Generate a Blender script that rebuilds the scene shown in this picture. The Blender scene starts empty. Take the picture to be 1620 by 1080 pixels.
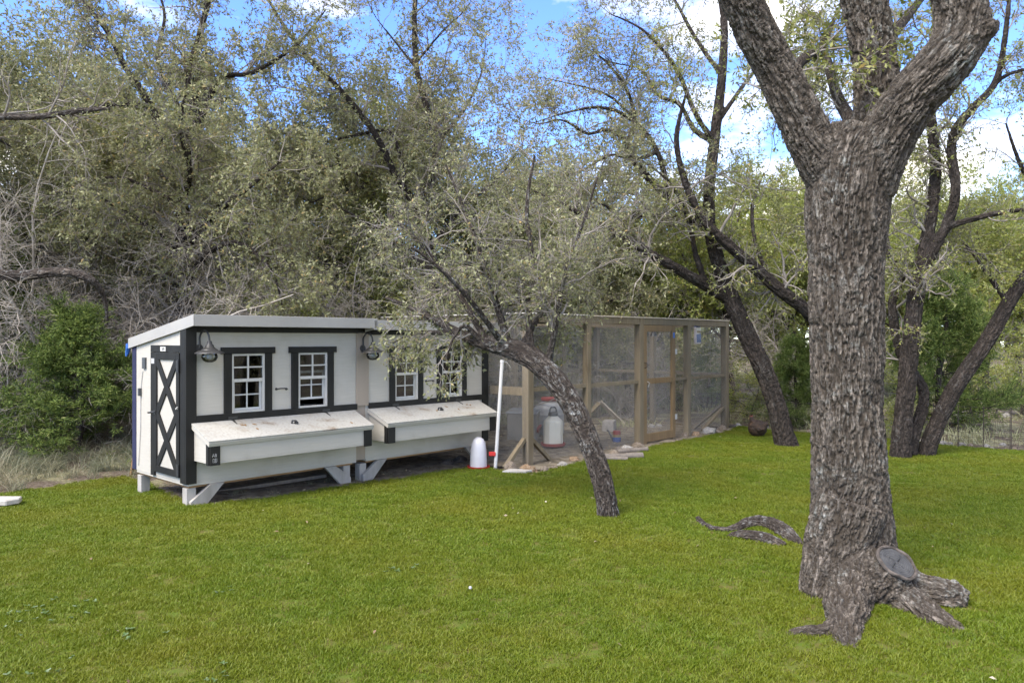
import bpy, bmesh, math, random
import numpy as np
from mathutils import Vector, Matrix, kdtree

SC = bpy.context.scene
COL = SC.collection
R = math.radians

# ------------------------------------------------------------------ camera
cam = bpy.data.cameras.new("camera")
cam.sensor_width = 36.0
cam.lens = 1215.0 / 1620.0 * 36.0
cam.shift_y = -4.5 / 1620.0
cam.clip_start = 0.05
cam.clip_end = 600.0
cam_o = bpy.data.objects.new("camera", cam)
cam_o.location = (0, 0, 1.5)
cam_o.rotation_euler = (R(90), 0, 0)
COL.objects.link(cam_o)
SC.camera = cam_o

# ------------------------------------------------------------------ world, sun, exposure
SUN_EL, SUN_AZ = R(50), R(220)          # azimuth clockwise from +Y: the sun stands behind and to the left
world = bpy.data.worlds.new("World")
SC.world = world
world.use_nodes = True
nt = world.node_tree
nt.nodes.clear()
wout = nt.nodes.new("ShaderNodeOutputWorld")
wbg = nt.nodes.new("ShaderNodeBackground")
wbg.inputs["Strength"].default_value = 0.15
sky = nt.nodes.new("ShaderNodeTexSky")
sky.sky_type = 'NISHITA'
sky.sun_disc = False
sky.sun_elevation = SUN_EL
sky.sun_rotation = SUN_AZ
sky.altitude = 600
sky.air_density = 0.85
sky.dust_density = 0.05
sky.ozone_density = 6.0
wtc = nt.nodes.new("ShaderNodeTexCoord")
wmap = nt.nodes.new("ShaderNodeMapping")
wmap.inputs["Scale"].default_value = (1.0, 1.0, 2.3)
wmap.inputs["Location"].default_value = (6.5, 3.12, 2.56)
wn = nt.nodes.new("ShaderNodeTexNoise")
wn.inputs["Scale"].default_value = 2.6
wn.inputs["Detail"].default_value = 9
wn.inputs["Roughness"].default_value = 0.55
wr = nt.nodes.new("ShaderNodeValToRGB")
wr.color_ramp.elements[0].position = 0.465
wr.color_ramp.elements[0].color = (0, 0, 0, 1)
wr.color_ramp.elements[1].position = 0.60
wr.color_ramp.elements[1].color = (1, 1, 1, 1)
wmix = nt.nodes.new("ShaderNodeMixRGB")
wmix.inputs["Color2"].default_value = (5.2, 4.9, 4.2, 1)
nt.links.new(wtc.outputs["Generated"], wmap.inputs["Vector"])
nt.links.new(wmap.outputs["Vector"], wn.inputs["Vector"])
nt.links.new(wn.outputs["Fac"], wr.inputs["Fac"])
nt.links.new(wr.outputs["Color"], wmix.inputs["Fac"])
whs = nt.nodes.new("ShaderNodeHueSaturation")
whs.inputs["Saturation"].default_value = 1.10
whs.inputs["Hue"].default_value = 0.513
nt.links.new(sky.outputs["Color"], whs.inputs["Color"])
nt.links.new(whs.outputs["Color"], wmix.inputs["Color1"])
nt.links.new(wmix.outputs["Color"], wbg.inputs["Color"])
nt.links.new(wbg.outputs["Background"], wout.inputs["Surface"])

sl = bpy.data.lights.new("sun", 'SUN')
sl.energy = 2.1
sl.angle = R(34)
sl.color = (1.0, 0.93, 0.82)
so = bpy.data.objects.new("sun", sl)
dirv = Vector((math.sin(SUN_AZ) * math.cos(SUN_EL), math.cos(SUN_AZ) * math.cos(SUN_EL), math.sin(SUN_EL)))
so.rotation_euler = dirv.to_track_quat('Z', 'Y').to_euler()
COL.objects.link(so)

SC.view_settings.view_transform = 'Standard'
SC.view_settings.look = 'None'
SC.view_settings.gamma = 1.0
SC.view_settings.use_curve_mapping = False
SC.view_settings.exposure = 1.88
SC.render.engine = 'CYCLES'
SC.cycles.max_bounces = 9
SC.cycles.diffuse_bounces = 7
SC.cycles.transparent_max_bounces = 8

# ------------------------------------------------------------------ helpers
def tag(o, label=None, cat=None, group=None, kind=None):
    if label: o["label"] = label
    if cat: o["category"] = cat
    if group: o["group"] = group
    if kind: o["kind"] = kind
    return o

def empty(name, loc=(0, 0, 0), rz=0.0, label=None, cat=None, group=None):
    o = bpy.data.objects.new(name, None)
    o.location = loc
    o.rotation_euler = (0, 0, rz)
    o.empty_display_size = 0.1
    COL.objects.link(o)
    return tag(o, label, cat, group)

def link(name, me, m=None, parent=None):
    o = bpy.data.objects.new(name, me)
    COL.objects.link(o)
    if m is not None:
        for x in (m if isinstance(m, (list, tuple)) else [m]):
            me.materials.append(x)
    if parent is not None:
        o.parent = parent
    return o

def np_mesh(name, V, F, smooth=False, mats=None):
    """V (n,3); F (m,k) array of one face size, or a list of such arrays"""
    me = bpy.data.meshes.new(name)
    V = np.asarray(V, np.float32)
    Fs = F if isinstance(F, list) else [F]
    Fs = [np.asarray(f, np.int32) for f in Fs if len(f)]
    me.vertices.add(len(V))
    me.vertices.foreach_set("co", V.ravel())
    tot = sum(f.size for f in Fs)
    me.loops.add(tot)
    me.loops.foreach_set("vertex_index", np.concatenate([f.ravel() for f in Fs]))
    npoly = sum(len(f) for f in Fs)
    me.polygons.add(npoly)
    sizes = np.concatenate([np.full(len(f), f.shape[1], np.int32) for f in Fs])
    starts = np.concatenate([[0], np.cumsum(sizes)[:-1]]).astype(np.int32)
    me.polygons.foreach_set("loop_start", starts)
    if mats is not None:
        me.polygons.foreach_set("material_index", np.asarray(mats, np.int32))
    me.update(calc_edges=True)
    if smooth:
        me.polygons.foreach_set("use_smooth", np.ones(npoly, bool))
    return me

class MB:
    """collects simple solids in one bmesh"""
    def __init__(self):
        self.bm = bmesh.new()
    def box(self, x0, x1, y0, y1, z0, z1, mtx=None):
        vs = [self.bm.verts.new(v) for v in ((x0,y0,z0),(x1,y0,z0),(x1,y1,z0),(x0,y1,z0),(x0,y0,z1),(x1,y0,z1),(x1,y1,z1),(x0,y1,z1))]
        for f in ((0,3,2,1),(4,5,6,7),(0,1,5,4),(1,2,6,5),(2,3,7,6),(3,0,4,7)):
            self.bm.faces.new([vs[i] for i in f])
        if mtx is not None:
            for v in vs: v.co = mtx @ v.co
        return self
    def bar(self, a, b, w, h, up=(0, 0, 1)):
        """rectangular bar from a to b, w across, h along up"""
        a, b, up = Vector(a), Vector(b), Vector(up)
        d = (b - a).normalized()
        sx = d.cross(up).normalized()
        uz = sx.cross(d).normalized()
        vs = []
        for p in (a, b):
            for i, j in ((-1,-1),(1,-1),(1,1),(-1,1)):
                vs.append(self.bm.verts.new(p + sx * (i * w / 2) + uz * (j * h / 2)))
        for f in ((0,3,2,1),(4,5,6,7),(0,1,5,4),(1,2,6,5),(2,3,7,6),(3,0,4,7)):
            self.bm.faces.new([vs[i] for i in f])
        return self
    def prism(self, poly, axis, a0, a1):
        """polygon of (p,q) extruded along axis 'x','y' or 'z' from a0 to a1"""
        def mk(p, q, a):
            return (a, p, q) if axis == 'x' else ((p, a, q) if axis == 'y' else (p, q, a))
        A = [self.bm.verts.new(mk(p, q, a0)) for p, q in poly]
        B = [self.bm.verts.new(mk(p, q, a1)) for p, q in poly]
        n = len(poly)
        self.bm.faces.new(A[::-1]); self.bm.faces.new(B)
        for i in range(n):
            self.bm.faces.new((A[i], A[(i+1) % n], B[(i+1) % n], B[i]))
        return self
    def tube(self, pts, rad, n=8, cap=True):
        pts = [Vector(p) for p in pts]
        rad = rad if isinstance(rad, (list, tuple)) else [rad] * len(pts)
        rings = []
        ref = None
        for i, p in enumerate(pts):
            d = (pts[min(i+1, len(pts)-1)] - pts[max(i-1, 0)]).normalized()
            if ref is None:
                ref = Vector((0, 0, 1)) if abs(d.z) < .9 else Vector((1, 0, 0))
            s = (ref - d * ref.dot(d)).normalized()
            ref = s
            t = d.cross(s)
            rings.append([self.bm.verts.new(p + (s * math.cos(2*math.pi*k/n) + t * math.sin(2*math.pi*k/n)) * rad[i]) for k in range(n)])
        for a, b in zip(rings, rings[1:]):
            for k in range(n):
                self.bm.faces.new((a[k], a[(k+1) % n], b[(k+1) % n], b[k]))
        if cap:
            self.bm.faces.new(rings[0][::-1]); self.bm.faces.new(rings[-1])
        return self
    def lathe(self, prof, n=24, c=(0, 0), ang0=0.0):
        """profile of (radius, z) turned about a vertical axis at c"""
        rings = []
        for r, z in prof:
            if r < 1e-6:
                rings.append([self.bm.verts.new((c[0], c[1], z))])
            else:
                rings.append([self.bm.verts.new((c[0] + r*math.cos(ang0 + 2*math.pi*k/n), c[1] + r*math.sin(ang0 + 2*math.pi*k/n), z)) for k in range(n)])
        for a, b in zip(rings, rings[1:]):
            for k in range(n):
                k2 = (k+1) % n
                if len(a) == 1 and len(b) == 1: continue
                if len(a) == 1: self.bm.faces.new((a[0], b[k2], b[k]))
                elif len(b) == 1: self.bm.faces.new((a[k], a[k2], b[0]))
                else: self.bm.faces.new((a[k], a[k2], b[k2], b[k]))
        return self
    def build(self, name, m, parent=None, bevel=0.0, smooth=False, segs=1):
        bmesh.ops.recalc_face_normals(self.bm, faces=self.bm.faces)
        if bevel:
            bmesh.ops.bevel(self.bm, geom=list(self.bm.edges), offset=bevel, segments=segs, affect='EDGES', profile=.5)
        me = bpy.data.meshes.new(name)
        self.bm.to_mesh(me); self.bm.free()
        if smooth:
            me.polygons.foreach_set("use_smooth", np.ones(len(me.polygons), bool))
            try: me.set_sharp_from_angle(angle=R(42))
            except Exception: pass
        return link(name, me, m, parent)

# ------------------------------------------------------------------ materials
def new_mat(name):
    m = bpy.data.materials.new(name)
    m.use_nodes = True
    t = m.node_tree
    return m, t, t.nodes["Principled BSDF"]

def N(t, kind, **kw):
    n = t.nodes.new(kind)
    for k, v in kw.items():
        if k in n.inputs.keys() if hasattr(n.inputs, 'keys') else False:
            n.inputs[k].default_value = v
        else:
            setattr(n, k, v)
    return n

def ramp(t, fac, stops):
    r = t.nodes.new("ShaderNodeValToRGB")
    e = r.color_ramp.elements
    while len(e) > 1: e.remove(e[-1])
    e[0].position = stops[0][0]; e[0].color = (*stops[0][1], 1)
    for p, c in stops[1:]:
        x = e.new(p); x.color = (*c, 1)
    t.links.new(fac, r.inputs["Fac"])
    return r.outputs["Color"]

def noise_fac(t, scale, detail=4, rough=.55, stretch=(1, 1, 1), coord="Object", seed=0.0, dist=0.0):
    tc = t.nodes.new("ShaderNodeTexCoord")
    mp = t.nodes.new("ShaderNodeMapping")
    mp.inputs["Scale"].default_value = stretch
    mp.inputs["Location"].default_value = (seed, seed*1.7, seed*.6)
    n = t.nodes.new("ShaderNodeTexNoise")
    n.inputs["Scale"].default_value = scale
    n.inputs["Detail"].default_value = detail
    n.inputs["Roughness"].default_value = rough
    n.inputs["Distortion"].default_value = dist
    t.links.new(tc.outputs[coord], mp.inputs["Vector"])
    t.links.new(mp.outputs["Vector"], n.inputs["Vector"])
    return n.outputs["Fac"]

def add_bump(t, b, fac, strength=.3, dist=.01):
    bp = t.nodes.new("ShaderNodeBump")
    bp.inputs["Strength"].default_value = strength
    bp.inputs["Distance"].default_value = dist
    t.links.new(fac, bp.inputs["Height"])
    t.links.new(bp.outputs["Normal"], b.inputs["Normal"])
    return bp

def mat(name, c1, c2=None, scale=6, rough=.6, spec=.4, stretch=(1, 1, 1), bump=0.0, bscale=None, metal=0.0, dist=.01, lo=.35, hi=.65):
    m, t, b = new_mat(name)
    b.inputs["Roughness"].default_value = rough
    b.inputs["Specular IOR Level"].default_value = spec
    b.inputs["Metallic"].default_value = metal
    if c2 is None:
        c2 = tuple(x * .86 for x in c1)
    f = noise_fac(t, scale, stretch=stretch)
    t.links.new(ramp(t, f, [(lo, c1), (hi, c2)]), b.inputs["Base Color"])
    if bump:
        f2 = noise_fac(t, bscale or scale * 4, stretch=stretch, detail=5, seed=3.1)
        add_bump(t, b, f2, bump, dist)
    return m

def painted_siding(name, c, dirt):
    """white painted engineered-wood panel: fine level grain, faint grime blotches"""
    m, t, b = new_mat(name)
    b.inputs["Roughness"].default_value = .55
    b.inputs["Specular IOR Level"].default_value = .35
    f = noise_fac(t, 2.2, detail=8, rough=.65, stretch=(1, 1, .8))
    g = noise_fac(t, 16, detail=5, rough=.6, stretch=(.35, .35, 6), seed=4)
    base = ramp(t, f, [(.3, c), (.56, tuple(x*.97 for x in c)), (.8, dirt)])
    mx = t.nodes.new("ShaderNodeMixRGB"); mx.blend_type = 'MULTIPLY'; mx.inputs["Fac"].default_value = 1
    t.links.new(base, mx.inputs["Color1"])
    t.links.new(ramp(t, g, [(.3, (.92, .92, .91)), (.6, (1, 1, 1))]), mx.inputs["Color2"])
    t.links.new(mx.outputs["Color"], b.inputs["Base Color"])
    add_bump(t, b, g, .35, .004)
    return m

M = {}
M["white"] = painted_siding("white_paint", (.445, .412, .352), (.36, .322, .262))
def lid_mat():
    m, t, b = new_mat("lid_paint")
    b.inputs["Roughness"].default_value = .6
    b.inputs["Specular IOR Level"].default_value = .3
    f = noise_fac(t, 2.6, detail=9, rough=.68, stretch=(1, 1.6, 1), seed=2.0)
    g = noise_fac(t, 42, detail=6, rough=.7)
    mx = t.nodes.new("ShaderNodeMixRGB"); mx.blend_type = 'MULTIPLY'; mx.inputs["Fac"].default_value = 1
    t.links.new(ramp(t, f, [(.36, (.39, .378, .34)), (.54, (.365, .35, .31)), (.62, (.30, .27, .225)), (.67, (.20, .15, .105)), (.73, (.33, .295, .245))]), mx.inputs["Color1"])
    t.links.new(ramp(t, g, [(.36, (.80, .78, .75)), (.52, (1, 1, 1))]), mx.inputs["Color2"])
    t.links.new(mx.outputs["Color"], b.inputs["Base Color"])
    add_bump(t, b, g, .3, .003)
    return m
M["lid"] = lid_mat()
M["white_trim"] = mat("white_trim", (.50, .48, .44), (.45, .43, .39), 9, .4, bump=.05)
M["sash2"] = mat("sash_dull", (.5, .5, .48), (.42, .42, .4), 9, .5)
M["black"] = mat("black_paint", (.009, .0085, .0075), (.016, .015, .013), 7, .55, .25, (1, 1, .3), .25, 40, dist=.003)
M["tan"] = mat("tan_paint", (.33, .27, .21), (.29, .24, .185), 5, .65, .3, (1, 1, .2), .2, 30, dist=.003)
M["roof_white"] = mat("roof_metal", (.34, .322, .29), (.305, .288, .262), 3, .38, .5, bump=.04)
M["legwood"] = mat("leg_paint", (.36, .335, .30), (.21, .195, .17), 8, .7, .2, (1, 1, .3), .35, 30, dist=.004, lo=.4, hi=.8)
M["navy"] = mat("navy", (.022, .024, .055), (.03, .032, .07), 5, .7, .2)
M["iron"] = mat("black_iron", (.018, .018, .018), (.03, .028, .026), 20, .45, .5)
M["lamp"] = mat("lamp_metal", (.022, .021, .019), (.04, .038, .034), 14, .45, .4)
M["dark_in"] = mat("dark_interior", (.022, .02, .018), (.014, .013, .012), 4, .9, .1)  # near-black colour carries the indoor shade seen through the coop windows
M["screen"] = mat("insect_screen", (.06, .058, .055), (.05, .048, .046), 30, .8, .15)
M["dirtwood"] = mat("raw_board", (.30, .18, .085), (.22, .13, .06), 6, .8, .2, (1, 1, .15), .3, 30)
M["blue"] = mat("blue_tarp", (.03, .13, .42), (.02, .09, .32), 9, .5, .4)
M["red"] = mat("red_plastic", (.50, .028, .02), (.42, .022, .018), 6, .42, .5)
M["dullred"] = mat("faded_red_plastic", (.28, .05, .042), (.22, .04, .036), 6, .55, .4)
M["milk"] = mat("milky_plastic", (.50, .49, .51), (.45, .44, .47), 4, .35, .5)
M["jug"] = mat("cream_plastic", (.62, .60, .52), (.55, .52, .43), 3, .35, .5)
M["greyplastic"] = mat("grey_plastic", (.30, .30, .30), (.25, .25, .25), 4, .5, .4)
M["tote"] = mat("feeder_box", (.21, .19, .165), (.16, .145, .125), 3, .7, .3)
M["darkgrey"] = mat("dark_grey_plastic", (.05, .053, .058), (.065, .068, .07), 5, .4, .5)
M["pvc"] = mat("pvc", (.54, .53, .52), (.5, .49, .48), 5, .35, .5)
M["tile"] = mat("pale_tile", (.44, .42, .38), (.36, .33, .29), 7, .6, .3, bump=.1)
M["concrete"] = mat("concrete", (.32, .30, .27), (.22, .2, .18), 14, .9, .2, bump=.4, bscale=60)
M["bagclear"] = mat("bag_plastic", (.55, .52, .55), (.45, .4, .42), 10, .2, .6)
M["bagblue"] = mat("bag_blue", (.05, .10, .28), (.04, .08, .23), 8, .25, .6)
M["wire"] = mat("galvanised_wire", (.42, .41, .39), (.34, .33, .31), 30, .5, .5)
M["fencewire"] = mat("dark_fence_wire", (.035, .032, .028), (.07, .052, .04), 30, .7, .3)
M["yellow"] = mat("yellow_print", (.27, .20, .08), (.22, .16, .06), 8, .5)
M["chalk"] = mat("chalk", (.62, .62, .6), (.4, .4, .39), 60, .9, .1)
M["straw"] = mat("straw", (.42, .33, .2), (.3, .22, .13), 10, .9, .1)

def wood_mat(name, a, b_, c_):
    m, t, b = new_mat(name)
    b.inputs["Roughness"].default_value = .8
    b.inputs["Specular IOR Level"].default_value = .2
    f = noise_fac(t, 5, detail=6, rough=.6, stretch=(6, 6, .6), dist=.6)
    g = noise_fac(t, 1.3, detail=3, seed=7)
    mx = t.nodes.new("ShaderNodeMixRGB")
    t.links.new(ramp(t, g, [(.35, (0, 0, 0)), (.65, (.8, .8, .8))]), mx.inputs["Fac"])
    t.links.new(ramp(t, f, [(.3, a), (.7, b_)]), mx.inputs["Color1"])
    t.links.new(ramp(t, f, [(.3, c_), (.7, b_)]), mx.inputs["Color2"])
    t.links.new(mx.outputs["Color"], b.inputs["Base Color"])
    add_bump(t, b, f, .35, .004)
    return m
M["wood"] = wood_mat("weathered_lumber", (.105, .080, .048), (.20, .158, .100), (.17, .150, .115))
M["doorwood"] = wood_mat("reddish_lumber", (.125, .080, .038), (.215, .145, .075), (.175, .13, .08))
M["plank"] = wood_mat("pale_plank", (.36, .30, .22), (.46, .39, .3), (.4, .36, .3))
M["deadwood"] = wood_mat("grey_deadwood", (.10, .08, .065), (.20, .17, .14), (.16, .145, .13))

def glass_mat():
    m, t, b = new_mat("window_glass")
    t.nodes.remove(b)
    out = [n for n in t.nodes if n.type == 'OUTPUT_MATERIAL'][0]
    tr = t.nodes.new("ShaderNodeBsdfTransparent"); tr.inputs["Color"].default_value = (.72, .74, .74, 1)
    gl = t.nodes.new("ShaderNodeBsdfGlossy"); gl.inputs["Roughness"].default_value = .03; gl.inputs["Color"].default_value = (.9, .9, .9, 1)
    fr = t.nodes.new("ShaderNodeFresnel"); fr.inputs["IOR"].default_value = 1.5
    mx = t.nodes.new("ShaderNodeMixShader")
    t.links.new(fr.outputs["Fac"], mx.inputs["Fac"])
    t.links.new(tr.outputs["BSDF"], mx.inputs[1]); t.links.new(gl.outputs["BSDF"], mx.inputs[2])
    t.links.new(mx.outputs["Shader"], out.inputs["Surface"])
    return m
M["glass"] = glass_mat()

def rock_mat(name, a, b_, c_):
    m, t, b = new_mat(name)
    b.inputs["Roughness"].default_value = .92
    b.inputs["Specular IOR Level"].default_value = .2
    f = noise_fac(t, 9, detail=7, rough=.65)
    t.links.new(ramp(t, f, [(.3, a), (.5, b_), (.68, c_)]), b.inputs["Base Color"])
    g = noise_fac(t, 34, detail=6, rough=.7, seed=2)
    add_bump(t, b, g, .7, .012)
    return m
M["rock"] = rock_mat("limestone", (.08, .064, .048), (.20, .16, .12), (.33, .28, .225))
M["rock_orange"] = rock_mat("rusty_limestone", (.11, .066, .034), (.25, .165, .095), (.36, .30, .235))
M["rock_pale"] = rock_mat("pale_limestone", (.17, .155, .135), (.29, .27, .24), (.40, .38, .345))
M["rock_dark"] = rock_mat("dark_rock", (.035, .029, .024), (.085, .07, .058), (.16, .135, .115))
# ------------------------------------------------------------------ terrain
def sm(x, a, b):
    t = np.clip((np.asarray(x, float) - a) / (b - a), 0, 1)
    return t * t * (3 - 2 * t)
def gz(x, y):
    return -0.05 * sm(y, 6, 8.5) + .45 * sm(-np.asarray(x, float), 3.5, 6.0) * sm(y, 8.2, 12.5) + .30 * sm(y, 17, 34)
def pt(x, y, d):
    """the place d metres into the scene that stands at this pixel of the 1620 x 1080 photograph"""
    return ((x - 810) / 1215 * d, d, 1.5 - (y - 535.5) / 1215 * d)
def gpt(x, y, z=0.0):
    d = (1.5 - z) * 1215 / (y - 535.5)
    for _ in range(6):
        X = (x - 810) / 1215 * d
        d = (1.5 - float(gz(X, d)) - z) * 1215 / (y - 535.5)
    return ((x - 810) / 1215 * d, d)

def h32(ix, iy, iz, k):
    h = (ix.astype(np.int64) * 374761393 + iy.astype(np.int64) * 668265263 + iz.astype(np.int64) * 2147483647 + k * 1274126177) & 0xFFFFFFFF
    h = ((h ^ (h >> 13)) * 1274126177) & 0xFFFFFFFF
    h = ((h ^ (h >> 16)) * 2246822519) & 0xFFFFFFFF
    return ((h ^ (h >> 15)) & 0xFFFFFF) / float(0xFFFFFF)
def vnoise(P, k=0):
    P = np.asarray(P, float)
    i = np.floor(P).astype(np.int64); f = P - i
    f = f * f * (3 - 2 * f)
    r = 0
    for a in (0, 1):
        for b in (0, 1):
            for c in (0, 1):
                w = (f[:, 0] if a else 1 - f[:, 0]) * (f[:, 1] if b else 1 - f[:, 1]) * (f[:, 2] if c else 1 - f[:, 2])
                r = r + w * h32(i[:, 0] + a, i[:, 1] + b, i[:, 2] + c, k)
    return r
def fbm(P, oct=4, k=0):
    r, a, s = 0, .5, 0
    P = np.asarray(P, float)
    for o in range(oct):
        r = r + a * vnoise(P, k + o); s += a; a *= .55; P = P * 2.03 + 7.1
    return r / s
def worley(P):
    i = np.floor(P).astype(np.int64)
    f1 = np.full(len(P), 9.0); f2 = np.full(len(P), 9.0); idr = np.zeros(len(P))
    for a in (-1, 0, 1):
        for b in (-1, 0, 1):
            for c in (-1, 0, 1):
                j = i + np.array([a, b, c])
                q = j + np.stack([h32(j[:, 0], j[:, 1], j[:, 2], 11), h32(j[:, 0], j[:, 1], j[:, 2], 12), h32(j[:, 0], j[:, 1], j[:, 2], 13)], 1)
                d = np.sqrt(((P - q) ** 2).sum(1))
                n1 = d < f1
                f2 = np.where(n1, f1, np.minimum(f2, d))
                idr = np.where(n1, h32(j[:, 0], j[:, 1], j[:, 2], 17), idr)
                f1 = np.where(n1, d, f1)
    return f1, f2, idr

def fattr(me, name, vals, domain='POINT', typ='FLOAT'):
    a = me.attributes.new(name, typ, domain)
    if typ == 'FLOAT': a.data.foreach_set("value", np.asarray(vals, np.float32).ravel())
    elif typ == 'INT': a.data.foreach_set("value", np.asarray(vals, np.int32).ravel())
    else: a.data.foreach_set("vector", np.asarray(vals, np.float32).ravel())

# ------------------------------------------------------------------ ground and lawn
LAWN_PX = [(0, 783), (80, 771), (150, 760), (198, 754), (225, 762), (262, 782), (300, 800), (330, 799), (390, 793), (450, 785), (515, 774), (575, 765),
           (650, 755), (712, 743), (765, 740), (800, 745), (840, 752), (862, 745), (900, 737), (932, 728), (1000, 726), (1022, 708), (1050, 703), (1100, 694),
           (1150, 683), (1166, 675), (1186, 676), (1230, 681), (1290, 686), (1400, 694), (1480, 704), (1550, 709), (1620, 714), (1760, 726)]
LAWN = [gpt(*p) for p in LAWN_PX]
LAWN = [(-8.0, 1.0), (-7.6, 3.6)] + LAWN + [(8.0, 5.0), (7.0, 1.0)]
LAWN = np.array(LAWN)
def in_poly(P, poly):
    x, y = P[:, 0], P[:, 1]
    c = np.zeros(len(P), bool)
    n = len(poly)
    for i in range(n):
        x1, y1 = poly[i]; x2, y2 = poly[(i + 1) % n]
        m = ((y1 > y) != (y2 > y))
        xi = (x2 - x1) * (y - y1) / ((y2 - y1) if abs(y2 - y1) > 1e-9 else 1e-9) + x1
        c ^= m & (x < xi)
    return c

def ground_mat():
    m, t, b = new_mat("forest_floor")
    b.inputs["Roughness"].default_value = .95
    b.inputs["Specular IOR Level"].default_value = .15
    f = noise_fac(t, 1.1, detail=6, rough=.6)
    g = noise_fac(t, 26, detail=6, rough=.75, seed=5)
    big = noise_fac(t, .22, detail=4, rough=.6, seed=9)
    c1 = ramp(t, g, [(.28, (.04, .031, .023)), (.5, (.115, .09, .066)), (.62, (.19, .155, .12)), (.74, (.33, .29, .24))])
    c2 = ramp(t, g, [(.3, (.12, .125, .055)), (.5, (.26, .25, .135)), (.7, (.42, .38, .27))])
    mx = t.nodes.new("ShaderNodeMixRGB")
    t.links.new(ramp(t, f, [(.5, (0, 0, 0)), (.62, (1, 1, 1))]), mx.inputs["Fac"])
    t.links.new(c1, mx.inputs["Color1"]); t.links.new(c2, mx.inputs["Color2"])
    t.links.new(mx.outputs["Color"], b.inputs["Base Color"])
    add_bump(t, b, g, .9, .03)
    return m
M["ground"] = ground_mat()
M["turf"] = mat("turf_soil", (.075, .11, .014), (.10, .09, .025), 14, .95, .1, bump=.5, bscale=80)

def grid(name, xs, ys, zf, m, kind):
    X, Y = np.meshgrid(xs, ys)
    V = np.stack([X.ravel(), Y.ravel(), zf(X.ravel(), Y.ravel())], 1)
    nx, ny = len(xs), len(ys)
    i = np.arange((nx - 1) * (ny - 1)); r, c = i // (nx - 1), i % (nx - 1)
    a = r * nx + c
    F = np.stack([a, a + 1, a + 1 + nx, a + nx], 1)
    o = link(name, np_mesh(name, V, F, True), m)
    o["kind"] = kind
    return o
_u = np.array([.678, .735]); _v = np.array([-.735, .678]); _c = np.array([-2.927, 6.92])
RUN_XY = np.array([_c + _u*s + _v*t for s, t in ((-.1, -.3), (3.6, -.25), (3.6, -1.0), (6.4, -1.15), (9.4, -.9), (9.5, 2.3), (3.6, 2.4), (3.4, 1.2), (-.1, 1.2))])
def gnoise(x, y):
    P = np.stack([x, y, x * 0], 1)
    inl = in_poly(P[:, :2], LAWN)
    return gz(x, y) + (fbm(P * 1.7, 4) - .5) * .07 * np.where(inl, 0, 1) * sm(y, 6.5, 9.5) * np.where(in_poly(P[:, :2], RUN_XY), .25, 1) - np.where(inl, .012, 0)
xs = np.concatenate([np.linspace(-90, -10, 28)[:-1], np.linspace(-10, 11, 211)[:-1], np.linspace(11, 90, 28)])
ys = np.concatenate([np.linspace(-30, 5, 20)[:-1], np.linspace(5, 17, 121)[:-1], np.linspace(17, 110, 40)])
ground = grid("ground", xs, ys, gnoise, M["ground"], "structure")

def dirt_floor():
    P_ = np.array(RUN_XY)
    xs_ = np.linspace(P_[:, 0].min(), P_[:, 0].max(), 130); ys_ = np.linspace(P_[:, 1].min(), P_[:, 1].max(), 150)
    X, Y = np.meshgrid(xs_, ys_); Q = np.stack([X.ravel(), Y.ravel()], 1)
    n3 = np.stack([Q[:, 0], Q[:, 1], Q[:, 0]*0], 1)
    Z = gz(Q[:, 0], Q[:, 1]) + .014 + (fbm(n3*1.7, 4) - .5) * .02 + (fbm(n3*7, 3, 5) - .5) * .03
    edge = fbm(n3*2.2, 3, 9) - .5
    il = in_poly(Q, LAWN)
    Z = np.where(il, gz(Q[:, 0], Q[:, 1]) - .004, Z)
    ok = in_poly(Q + np.stack([edge*.35, edge*.35], 1), P_)
    nx_, ny_ = 130, 150
    i_ = np.arange((nx_-1)*(ny_-1)); r_, c_ = i_ // (nx_-1), i_ % (nx_-1); a_ = r_*nx_ + c_
    F = np.stack([a_, a_+1, a_+1+nx_, a_+nx_], 1)
    F = F[ok[F].all(1)]
    use, inv = np.unique(F, return_inverse=True)
    m = mat("bare_dirt", (.105, .089, .066), (.235, .20, .15), 9, .95, .1, bump=.8, bscale=50, dist=.02)
    o = link("dirt", np_mesh("dirt", np.stack([Q[:, 0], Q[:, 1], Z], 1)[use], inv.reshape(-1, 4), True), m)
    o["kind"] = "structure"
dirt_floor()
bm = bmesh.new()
bm.faces.new([bm.verts.new((x, y, 0)) for x, y in LAWN])
bmesh.ops.triangulate(bm, faces=bm.faces)
for k in range(4):
    bmesh.ops.subdivide_edges(bm, edges=[e for e in bm.edges if e.calc_length() > .55], cuts=1)
    bmesh.ops.triangulate(bm, faces=bm.faces)
for v in bm.verts: v.co.z = float(gz(v.co.x, v.co.y)) + .008
bmesh.ops.recalc_face_normals(bm, faces=bm.faces)
me = bpy.data.meshes.new("lawn"); bm.to_mesh(me); bm.free()
lawn = link("lawn", me, M["turf"]); lawn["kind"] = "structure"

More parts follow.
